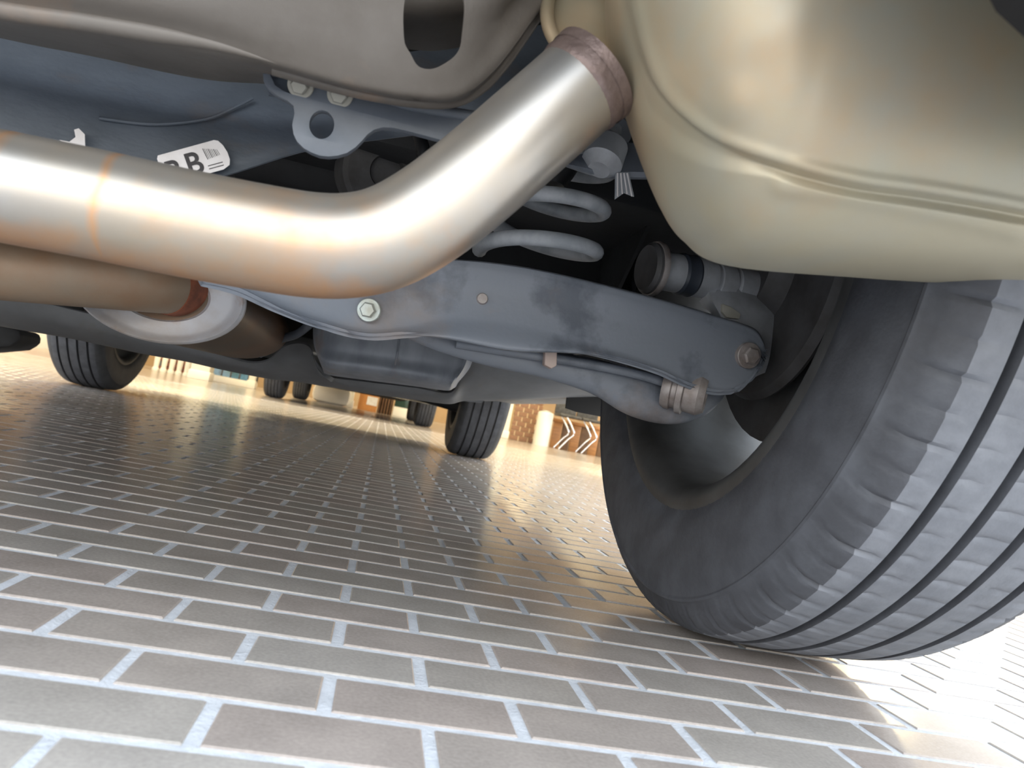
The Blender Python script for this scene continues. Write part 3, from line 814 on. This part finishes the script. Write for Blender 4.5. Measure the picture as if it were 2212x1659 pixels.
# --- lower link behind the arm
lk = [(860, 700, .655, .008), (950, 736, .66, .009), (1060, 764, .665, .011), (1180, 787, .668, .0125), (1290, 815, .672, .016), (1370, 850, .675, .0205), (1440, 872, .677, .019), (1500, 868, .68, .0165), (1545, 840, .683, .012), (1565, 815, .685, .008)]
pth = catmull([tuple(at(x, y, Y)) + (r,) for x, y, Y, r in lk], 60)
o = tube('lower_link', [Vector(p[:3]) for p in pth], [p[3] for p in pth], M['blackpaint'], car, 24, flat=.6)
lk2 = catmull([at(*p) for p in ((985, 742, .648), (1080, 757, .65), (1180, 772, .652), (1290, 790, .655), (1390, 812, .658), (1450, 832, .66))], 40)
tube('link_flange', lk2, .0042, M['blackpaint'], o, 12)
q = [at(x, y, .640) for x, y in ((1178, 752), (1204, 755), (1203, 790), (1192, 796), (1176, 788))]
c_ = link('clip', plate_mesh('clip', q, Vector((0, .01, 0)), bevel=.001), M['clip'], o, smooth=False); c_['label'] = 'pinkish plastic clip'

# --- damper, caliper and knuckle in front of the wheel
d0, d1 = at(1396, 578, .668), at(1720, 640, .70)
dx = (d1 - d0).normalized()
mmpp = .668 / F_PX
def dp(px): return (px - 1396) * mmpp * 1.03
dm = lathe('damper', d0, dx, [(dp(1398), 0), (dp(1398), .0155), (dp(1394), .0205), (dp(1402), .0235), (dp(1412), .0235), (dp(1418), .0215), (dp(1426), .0205), (dp(1430), .0165), (dp(1462), .0165), (dp(1464), 0)], M['castdark'], car, 40)
lathe('ring', d0, dx, [(dp(1408), .0200), (dp(1408), .0248), (dp(1415), .0255), (dp(1422), .0248), (dp(1422), .0200)], M['dullbolt'], dm, 40, close=True)
lathe('sleeve', d0, dx, [(dp(1432), .0), (dp(1432), .0178), (dp(1480), .0178), (dp(1480), 0)], M['castgrey'], dm, 36)
lathe('rubber_boot', d0, dx, [(dp(1476), 0), (dp(1476), .0182), (dp(1482), .0195), (dp(1500), .0185), (dp(1510), .0198), (dp(1516), .0185), (dp(1516), 0)], M['rubberblack'], dm, 36)
lathe('caliper_body', d0, dx, [(dp(1510), 0), (dp(1510), .017), (dp(1514), .0185), (dp(1560), .0185), (dp(1563), .016), (dp(1572), .016), (dp(1574), .0175), (dp(1612), .0175), (dp(1616), .014), (dp(1622), .014), (dp(1626), .0165), (dp(1680), .0165), (dp(1686), .012), (dp(1700), .012), (dp(1700), 0)], M['castgrey'], dm, 36)
def knuckle():
    rows = [[(1530, 628, .668), (1600, 622, .675), (1690, 640, .69), (1740, 650, .70)],
            [(1540, 652, .664), (1610, 660, .666), (1690, 680, .68), (1745, 700, .70)],
            [(1560, 690, .664), (1610, 700, .664), (1680, 725, .675), (1742, 745, .70)],
            [(1590, 760, .668), (1630, 770, .668), (1680, 770, .675), (1735, 780, .70)],
            [(1610, 830, .675), (1640, 810, .675), (1680, 800, .68), (1728, 800, .70)]]
    o = sheet('knuckle', rows, M['castgrey'], car, .018, 26, 30)
    q = [at(x, y, .660) for x, y in ((1560, 655), (1580, 662), (1602, 678), (1598, 690), (1570, 686), (1560, 674))]
    link('lug', plate_mesh('lug', q, Vector((0, .008, 0)), bevel=.0015), M['boltcream'], o)
    lathe('bolt', at(1695, 740, .668), Vector((-.2, -1, 0)), [(-.01, 0), (-.01, .008), (.002, .008), (.003, .005), (.003, 0)], M['castdark'], o, 6)
    # backing plate and hub carrier
    lathe('backing_plate', Vector((RW.x - .06, RW.y, RW.z)), Vector((1, 0, 0)), [(0, 0), (0, .05), (.02, .06), (.022, .125), (.030, .13), (.034, .128), (.028, .06), (.028, 0)], M['castdark'], car, 48)
    bm = bmesh.new()
    tube_bm(bm, catmull([at(1650, 690, .69), Vector((.335, .715, .30)), Vector((.34, RW.y, RW.z))], 12), [.022] * 12, 16)
    link('hub_carrier', finish(bm, 'hub_carrier'), M['castdark'], car)
knuckle()

# --- resonator (round can) with rusty pipe
rc0, rc1 = at(345, 628, .75), at(512, 704, 1.14)
rx = (rc1 - rc0).normalized()
def oval(name, c, prof, m, parent, seg=56, fa=1.0, fb=.62, sharp=35):
    bm = bmesh.new(); a = Vector((1, 0, 0)); a = (a - rx * a.dot(rx)).normalized(); b = rx.cross(a)
    rings = [[bm.verts.new(c + rx * d + a * (r * fa * cos(k * 2 * pi / seg)) + b * (r * fb * sin(k * 2 * pi / seg))) for k in range(seg)] for d, r in prof]
    for A, B in zip(rings, rings[1:]):
        for k in range(seg): bm.faces.new([A[k], A[(k + 1) % seg], B[(k + 1) % seg], B[k]])
    bm.faces.new(rings[0]); bm.faces.new(rings[-1])
    return link(name, finish(bm, name), m, parent, sharp=sharp)
Lr = (rc1 - rc0).length
reso = oval('resonator', rc0, [(.008, .06), (.008, .0728), (.03, .0735), (Lr * .5, .0735), (Lr * .96, .0735), (Lr * .99, .069), (Lr, .05)], M['resobody'], car)
reso['label'] = 'brown oval resonator can'
oval('end_cap', rc0, [(.010, .012), (.0105, .036), (.009, .040), (.006, .044), (.006, .062), (.004, .067), (-.001, .0715), (-.003, .0745), (.0, .0768), (.006, .0768), (.012, .074), (.013, .06)], M['resocap'], reso)['label'] = 'pale end cap with rolled rim'
rp_ = catmull([at(*p) for p in ((-420, 540, .66), (-200, 557, .675), (0, 578, .69), (150, 593, .705), (300, 608, .73), (372, 616, .752), (420, 622, .80))], 40)
tube('rusty_pipe', rp_, [.0268] * 34 + [.027, .028, .0275, .0268, .0268, .0268], M['rustpipe'], car, 36)['label'] = 'rusty brown pipe into the resonator'
M['rustred'] = mat('red rust', rgb((150, 86, 60)), rgb((112, 66, 48)), rough=.7, scale=60)
tube('weld_ring', rp_[32:37], [.0275, .0288, .0284, .0290, .0276], M['rustred'], reso, 36)['label'] = 'red rusty weld ring'
def stamp():
    cu = bpy.data.curves.new('stamp', 'FONT'); cu.body = 'K'; cu.extrude = .03
    t_ = bpy.data.objects.new('tmp', cu); me = bpy.data.meshes.new_from_object(t_); bpy.data.objects.remove(t_); bpy.data.curves.remove(cu)
    o_ = at(455, 612, .7455); ex = (at(475, 616, .7455) - o_).normalized(); ey = (at(455, 592, .7455) - o_).normalized(); n = Vector((0, -1, 0))
    for v_ in me.vertices: c = v_.co.copy(); v_.co = o_ + ex * c.x * .009 + ey * c.y * .010 + n * c.z * .01
    link('stamped_letter', me, M['dullbolt'], reso, smooth=False)
stamp()
# hanger bracket behind the resonator
tube('hanger_rod', catmull([at(*p) for p in ((560, 765, 1.12), (600, 735, 1.10), (640, 722, 1.08), (670, 700, 1.07))], 16), .006, M['blackpaint'], car, 10)

# --- underfloor panel with pressed waves, and the steel box between
top = [(-420, 560, 1.25), (-150, 610, 1.25), (0, 632, 1.25), (150, 668, 1.25), (300, 705, 1.25), (400, 738, 1.25), (480, 768, 1.25), (540, 784, 1.25), (580, 778, 1.24), (610, 752, 1.22), (640, 742, 1.22), (668, 750, 1.22), (684, 785, 1.24), (700, 812, 1.26), (800, 826, 1.26), (900, 838, 1.26), (975, 848, 1.26),
       (1000, 800, 1.24), (1025, 758, 1.22), (1090, 742, 1.22), (1160, 770, 1.22), (1230, 800, 1.22), (1290, 800, 1.22)]
bot = [(-420, 615, 1.32), (-150, 672, 1.32), (0, 704, 1.32), (150, 730, 1.32), (300, 762, 1.32), (400, 780, 1.32), (480, 798, 1.32), (560, 814, 1.32), (600, 820, 1.32), (640, 824, 1.32), (668, 828, 1.32), (700, 834, 1.32), (730, 838, 1.32), (800, 850, 1.32), (860, 858, 1.32), (920, 866, 1.32), (970, 872, 1.32),
       (1000, 866, 1.32), (1040, 866, 1.32), (1090, 865, 1.32), (1150, 862, 1.32), (1220, 858, 1.32), (1290, 856, 1.32)]
mid = [((a[0] + b_[0]) / 2, a[1] * .42 + b_[1] * .58, (a[2] + b_[2]) / 2 - .02) for a, b_ in zip(top, bot)]
lip = [(x, y + 1, 1.36) for x, y, Y in bot]
def sheet_idx(name, rows, m, parent, thick, nu, sub_=6):
    R_ = []
    for r in rows:
        out = []
        k = len(r); P = [Vector(p) for p in r]
        for i in range(k - 1):
            for s in range(sub_):
                u = s / sub_; p0, p1, p2, p3 = P[max(0, i - 1)], P[i], P[i + 1], P[min(k - 1, i + 2)]
                out.append(.5 * ((2 * p1) + (p2 - p0) * u + (2 * p0 - 5 * p1 + 4 * p2 - p3) * u * u + (3 * p1 - p0 - 3 * p2 + p3) * u ** 3))
        out.append(P[-1]); R_.append(out)
    nv = len(R_[0]); cols = [catmull([r[j] for r in R_], nu) for j in range(nv)]
    grid = [[at(*cols[j][i]) for j in range(nv)] for i in range(nu)]
    return link(name, sheet_mesh(grid, thick, name), m, parent)
sheet_idx('underfloor_panel', [top, mid, bot, lip], M['shield'], car, .004, 24)
# long undertray carrying on forwards from the panel's lower edge
g = []
for (Y, zc) in ((1.34, .0), (1.8, .02), (2.3, .03), (2.9, .03)):
    g.append([Vector((x, Y, .165 + .03 * ((x + .35) / .55) ** 2 + zc + (.05 if x > .2 else 0))) for x in [-1.05 + i * (1.35 / 20) for i in range(21)]])
link('undertray', sheet_mesh(g, .004, 'undertray'), M['shield'], car)
# steel box (end of the tank) 
bx_t = [(676, 700, 1.10), (700, 690, 1.085), (780, 700, 1.075), (860, 710, 1.075), (940, 722, 1.075), (1005, 738, 1.085), (1022, 748, 1.10), (1030, 752, 1.3)]
bx_m = [(678, 745, 1.10), (698, 750, 1.08), (780, 762, 1.07), (860, 772, 1.07), (940, 783, 1.07), (992, 790, 1.08), (1008, 792, 1.10), (1018, 794, 1.3)]
bx_b = [(694, 790, 1.10), (712, 797, 1.085), (780, 806, 1.078), (860, 816, 1.078), (920, 826, 1.078), (966, 832, 1.085), (980, 830, 1.10), (992, 826, 1.3)]
bx_u = [(700, 806, 1.2), (720, 812, 1.2), (780, 820, 1.2), (860, 830, 1.2), (920, 838, 1.2), (966, 844, 1.2), (978, 840, 1.2), (990, 832, 1.3)]
tk = sheet('tank_end', [bx_t, bx_m, bx_b, bx_u], M['tank'], car, .004, 30, 60)
tk['label'] = 'scuffed blue grey steel tank end'
tube('seam', [at(862, 722, 1.068), at(858, 760, 1.064), at(852, 800, 1.070)], .0014, M['tank'], tk, 8)
# mud flap ahead of the rear wheel and liner edges near the front wheels
mf = [at(x, y, 1.36) for x, y in ((1228, 800), (1226, 845), (1222, 882), (1245, 890), (1340, 908), (1360, 830), (1350, 780))]
link('mud_flap', plate_mesh('mud_flap', mf, Vector((0, .006, 0)), bevel=.001), M['black'], car, smooth=False)
box('front_undertray', (CX - .62, 3.0, .20), (CX + .55, 4.0, .24), M['dark'], car, .01)
box('front_bumper', (CX - .80, 3.95, .20), (CX + .80, 4.14, .52), M['paint'], car, .03)
for s in (-1, 1):
    g = []
    for i in range(17):
        a = pi - i * pi / 16
        g.append([Vector((CX + s * x, 3.35 + .40 * cos(a), .355 + .40 * sin(a))) for x in (.60, .83)])
    link('front_arch_liner', sheet_mesh(g, -.003, 'front_arch_liner'), M['dark'], car)
q = [Vector((x, 3.05, z)) for x, z in ((-1.30, .50), (-1.18, .50), (-1.18, .16), (-1.22, .17), (-1.28, .24))]
link('splash_guard', plate_mesh('splash_guard', q, Vector((0, .008, 0)), bevel=.001), M['black'], car, smooth=False)
q = [at(x, y, 2.0) for x, y in ((-160, 690), (-60, 690), (44, 712), (46, 735), (20, 750), (-60, 757), (-160, 752))]
link('jacking_block', plate_mesh('jacking_block', q, Vector((0, .12, 0)), bevel=.012), M['dark'], car)
# front suspension arms and hanging brace seen beside the front right tyre
tube('front_lower_arm', [Vector((CX + .30, 3.2, .24)), Vector((CX + .66, 3.34, .21))], .03, M['dark'], car, 12)
tube('front_lower_arm', [Vector((CX - .30, 3.2, .24)), Vector((CX - .66, 3.34, .21))], .03, M['dark'], car, 12)

# ------------------------------------------------------------------ the car parked ahead
C2 = Vector((-.33, 9.8, 0))
car2 = empty('car', C2, 'dark car parked further ahead, only its tyres and lower edge in view', 'car')
for s, yy in ((-1, 8.5), (1, 8.5), (-1, 11.1), (1, 11.1)):
    wheel(car2, (C2.x + s * .80, yy, .3563), TY_LO, mirror=s < 0, full=False)
M['paint2'] = mat('dark car paint', rgb((44, 46, 52)), rough=.3, coat=.6)
bm = bmesh.new(); prof = [(7.75, .30), (7.7, .75), (7.9, .98), (8.5, 1.42), (9.6, 1.5), (10.5, 1.3), (11.0, 1.0), (11.95, .82), (12.0, .32)]
sec = [[bm.verts.new((C2.x + s * (.86 if z < 1 else .7), y, z)) for y, z in prof] for s in (-1, 1)]
for i in range(len(prof)): bm.faces.new([sec[0][i], sec[1][i], sec[1][(i + 1) % len(prof)], sec[0][(i + 1) % len(prof)]])
bm.faces.new(sec[0]); bm.faces.new(list(reversed(sec[1])))
link('body_shell', finish(bm, 'body_shell'), M['paint2'], car2, sharp=25)
box('bumper', (C2.x - .8, 7.62, .245), (C2.x + .8, 7.95, .5), M['black'], car2, .04)
box('undertray', (C2.x - .62, 7.9, .25), (C2.x + .62, 11.8, .31), M['dark'], car2, .02)

# ------------------------------------------------------------------ beyond the cars
canopy = box('skyscreen', (-13, 2.2, 2.9), (9.5, 18.3, 3.1), M['white'])  # unseen slab, added to keep sky light off the floor ahead
tag(canopy, 'pale canopy ceiling out of view, added to cut sky light', kind='structure')
FY = 18.0
wallm = mat('warm rendered wall', rgb((178, 150, 116)), rgb((166, 140, 108)), rough=.8, scale=2)
brownwall = mat('brown rendered wall', rgb((150, 126, 102)), rgb((138, 114, 92)), rough=.8, scale=2)
wf = box('wall_front', (-26, FY, 0), (26, FY + .3, 3.6), wallm); tag(wf, 'warm tan building wall beyond the parked cars', kind='structure')

for nm, x0_, x1_, y0_ in (('light_block_left', -8.3, -8.0, 3.0),):  # unseen wall, added to block low sky light from the side
    w_ = box(nm, (x0_, y0_, 0), (x1_, FY, 2.9), brownwall); tag(w_, 'brown rendered side wall out of view, added to block low light', kind='structure')
def post(name, px, Y, w, h, label, m=None, group=None, cat='post', base_px=None):
    c = at(px, 830, Y); x = c.x
    e_ = empty(name, (x, Y, 0), label, cat, group)
    box('shaft', (x - w / 2, Y - w / 2, 0), (x + w / 2, Y + w / 2, h), m or M['white'], e_, .01)
    box('base', (x - w / 2 - .015, Y - w / 2 - .015, 0), (x + w / 2 + .015, Y + w / 2 + .015, .12), m or M['white'], e_, .01)
    return e_
post('pillar', 430, 11.0, .25, 2.9, 'broad white square pillar seen right of the front left tyre', cat='pillar')
post('pillar', 543, 12.2, .10, 2.9, 'slim white post at the end of the long white kerb', cat='pillar')
post('pillar', 1109, 12.0, .12, 2.9, 'white corner post just right of the front right tyre', cat='pillar')
post('pillar', 764, 12.6, .09, 2.9, 'thin white post beside the white block under the dark car', cat='pillar')

def xat(px, Y): return at(px, 860, Y).x
# long white kerb with glazing above
kx0, kx1 = xat(445, 12.3), xat(545, 12.3)
kerb = box('kerb', (kx0, 12.2, 0), (kx1, 12.5, .10), M['white'], None, .01); tag(kerb, 'long low white kerb below the teal shop glass', 'kerb')
teal = mat('teal tinted glass', rgb((70, 104, 110)), rgb((96, 140, 176)), rough=.1, scale=3, contrast=(.45, .6), c3=rgb((50, 70, 74)), c3scale=5)
sw = empty('shop_window', ((kx0 + kx1) / 2, 12.4, .1), 'teal glazed shop front standing on the long white kerb', 'window')
nP = 5
for i in range(nP):
    a = kx0 + (kx1 - kx0) * i / nP; b_ = kx0 + (kx1 - kx0) * (i + 1) / nP
    box('pane', (a + .01, 12.38, .10), (b_ - .01, 12.40, 2.1), teal, sw)
    box('mullion', (b_ - .01, 12.37, .10), (b_ + .01, 12.41, 2.1), M['castdark'], sw)
# railing of short white balusters in front of a red brick planter
bx0, bx1 = xat(318, 12.0), xat(402, 12.0)
redm = mat('red brick', rgb((168, 104, 90)), rgb((140, 92, 84)), rough=.7, scale=6)
pl = empty('planter', ((bx0 + bx1) / 2, 12.3, 0), 'low red brick planter behind the white balusters', 'planter')
mcol = [mat('red brick tone', rgb(c), rough=.7) for c in ((172, 100, 88), (150, 98, 90), (128, 84, 78))]
bm = bmesh.new(); box_bm(bm, (-.10, 0, -.03), (.10, .10, .03), .004); bme2 = finish(bm, 'red_brick'); bme2.materials.append(redm)
box('core', (bx0, 12.215, 0), (bx1, 12.5, .50), M['shield'], pl)
for r in range(6):
    k = 0; x = bx0 + (.1 if r % 2 else 0)
    while x < bx1 - .05:
        o = bpy.data.objects.new('brick', bme2); COL.objects.link(o); o.parent = pl; o.location = Vector((x + .1, 12.12, .04 + r * .072)) - pl.location; x += .212
ng = 5
for i in range(ng):
    x = bx0 + .05 + (bx1 - bx0 - .1) * i / (ng - 1)
    e_ = empty('baluster', (x, 11.9, 0), ('short white baluster, %s in the row before the red planter' % ('first from the left', 'second from the left', 'middle one', 'second from the right', 'last on the right')[i]), 'baluster', 'white balusters before the planter')
    lathe('shaft', Vector((x, 11.9, 0)), Vector((0, 0, 1)), [(0, 0), (0, .05), (.03, .05), (.05, .035), (.25, .045), (.42, .03), (.45, .045), (.5, .045), (.5, 0)], M['white'], e_, 16)
# pinkish flower tub far left
xx = xat(62, 12.0)
ft = empty('flower_tub', (xx, 12, 0), 'pale pink and white flower tub at the far left edge', 'tub')
pink = mat('pink blossom', rgb((214, 150, 150)), rgb((228, 214, 214)), rough=.8, scale=14, contrast=(.45, .55))
lathe('tub', Vector((xx, 12, 0)), Vector((0, 0, 1)), [(0, 0), (0, .28), (.22, .36), (.25, .36), (.25, 0)], M['white'], ft, 24)
bm = bmesh.new()
for i in range(60):
    a = rnd.uniform(0, 2 * pi); r = .32 * sqrt(rnd.random()); c = Vector((xx + r * cos(a), 12 + r * sin(a), .27 + rnd.uniform(0, .22)))
    g_ = bmesh.ops.create_icosphere(bm, subdivisions=1, radius=rnd.uniform(.05, .09))
    for vv in g_['verts']: vv.co += c
o = link('blossom', finish(bm, 'blossom'), pink, ft); o['kind'] = 'stuff'
# rounded white wheel stop
x0, x1 = xat(672, 12.2), xat(758, 12.2)
bm = bmesh.new(); box_bm(bm, (x0, 12.12, 0), (x1, 12.4, .30), .10)
o = link('parking_block', finish(bm, 'parking_block'), M['white'], None); tag(o, 'rounded white parking block on the floor under the dark car', 'block')
# carton, slatted crate, glazed planter
x0, x1 = xat(776, 12.8), xat(818, 12.8)
carton = mat('orange brown carton', rgb((202, 140, 82)), rgb((188, 126, 72)), rough=.7, scale=6)
e_ = empty('carton', ((x0 + x1) / 2, 13, 0), 'orange brown carton with a white label behind the dark car', 'box')
box('box_body', (x0, 12.8, 0), (x1, 13.15, .34), carton, e_, .005); box('lid_flap', (x0 - .01, 12.79, .30), (x1 + .01, 13.16, .35), carton, e_, .004)
box('paper_label', (x0 + .13, 12.793, .10), (x0 + .30, 12.799, .24), M['paper'], e_)
x0, x1 = xat(820, 12.9), xat(852, 12.9)
wood = mat('dark brown wood', rgb((112, 84, 60)), rgb((92, 66, 46)), rough=.6, scale=10)
e_ = empty('crate', ((x0 + x1) / 2, 13, 0), 'dark brown slatted crate standing beside the carton', 'crate')
box('back', (x0, 13.0, 0), (x1, 13.25, .40), M['dark'], e_)
for i in range(5):
    a = x0 + (x1 - x0) * i / 5
    box('slat', (a + .006, 12.92, 0), (a + (x1 - x0) / 5 - .012, 12.95, .42), wood, e_, .002)
x0, x1 = xat(854, 12.9), xat(892, 12.9)
e_ = empty('display_case', ((x0 + x1) / 2, 13, 0), 'dark green glass case on a white base beside the crate', 'case')
box('base', (x0, 12.85, 0), (x1, 13.2, .16), M['white'], e_, .01)
box('glass_box', (x0 + .01, 12.87, .16), (x1 - .01, 13.18, .60), mat('dark green glass', rgb((48, 72, 66)), rough=.1), e_, .005)
box('top_rail', (x0, 12.85, .60), (x1, 13.2, .64), M['white'], e_, .006)

# brick pier, white bollard, chrome chairs and wooden panels at the right
PX0, PX1, PY = xat(1116, 12.2), xat(1178, 12.2), 12.2
pier = empty('brick_pier', ((PX0 + PX1) / 2, PY + .2, 0), 'brown brick pier with pale joints right of the white corner post', 'pier')
box('mortar_core', (PX0 + .006, PY + .012, 0), (PX1 - .006, PY + .42, 1.6), mat('cream joint mortar', rgb((226, 204, 168)), rough=.8), pier)
pb = [mat('brown pier brick', rgb((150, 112, 86)), rgb((132, 98, 78)), rough=.6, scale=5)]
bw_, bh_ = (PX1 - PX0) / 3, .078
bm = bmesh.new(); box_bm(bm, (-bw_ / 2 + .009, 0, -bh_ / 2 + .003), (bw_ / 2 - .009, .05, bh_ / 2 - .003), .003); bp1 = finish(bm, 'pier_brick'); bp1.materials.append(pb[0])
bm = bmesh.new(); box_bm(bm, (-bw_ / 4 + .007, 0, -bh_ / 2 + .003), (bw_ / 4 - .007, .05, bh_ / 2 - .003), .003); bp2 = finish(bm, 'pier_half_brick'); bp2.materials.append(pb[0])
for r in range(14):
    zc = bh_ * (r + .5)
    if r % 2 == 0: items = [(bp1, PX0 + bw_ * (i + .5)) for i in range(3)]
    else: items = [(bp2, PX0 + bw_ / 4), (bp1, PX0 + bw_), (bp1, PX0 + 2 * bw_), (bp2, PX1 - bw_ / 4)]
    for me, x in items:
        o = bpy.data.objects.new('brick', me); COL.objects.link(o); o.parent = pier; o.location = Vector((x, PY, zc)) - pier.location
bxc = xat(1186, 11.75)
e_ = empty('bollard', (bxc, 11.75, 0), 'thick white cylindrical bollard in front of the brown brick pier', 'bollard')
lathe('shaft', Vector((bxc, 11.75, 0)), Vector((0, 0, 1)), [(0, 0), (0, .125), (.50, .125), (.52, .115), (.525, .10), (.525, 0)], M['white'], e_, 32)
lathe('cap', Vector((bxc, 11.75, .52)), Vector((0, 0, 1)), [(0, 0), (0, .09), (.015, .09), (.03, .05), (.035, 0)], M['castgrey'], e_, 32)
chrome = mat('chrome tube', rgb((225, 225, 228)), rough=.12, metal=1.0)
for i, (px, lb) in enumerate(((1240, 'chrome legged chair standing next to the white bollard'), (1290, 'chrome legged chair, second to the right of the white bollard'))):
    cxh = xat(px, 11.3); Yc = 11.25
    e_ = empty('chair', (cxh, Yc, 0), lb, 'chair', 'chrome chairs beside the bollard')
    for dy in (0, .34):
        tube('leg', catmull([Vector((cxh - .10, Yc + dy, .012)), Vector((cxh + .02, Yc + dy, .18)), Vector((cxh + .09, Yc + dy, .27)), Vector((cxh + .04, Yc + dy, .37)), Vector((cxh - .06, Yc + dy, .50))], 24), .013, chrome, e_, 12)
    box('seat', (cxh - .18, Yc - .04, .50), (cxh + .16, Yc + .40, .54), M['castdark'], e_, .015)
    box('backrest', (cxh - .18, Yc + .36, .54), (cxh + .16, Yc + .40, .92), M['castdark'], e_, .012)
px0, px1 = xat(1206, 12.0), xat(1330, 12.0)
oak = mat('orange brown panel', rgb((176, 124, 72)), rgb((150, 104, 64)), rough=.45, scale=6, stretch=(1, 1, 6))
e_ = empty('bench', ((px0 + px1) / 2, 12, 0), 'orange brown wooden bench front behind the chrome chairs', 'bench')
nb = 6
for i in range(nb):
    a = px0 + (px1 - px0) * i / nb
    box('panel', (a + .006, 11.98, 0), (a + (px1 - px0) / nb - .006, 12.02, .42), oak if i % 2 == 0 else wood, e_, .004)
box('bench_top', (px0 - .03, 11.95, .42), (px1 + .03, 12.4, .47), oak, e_, .008)
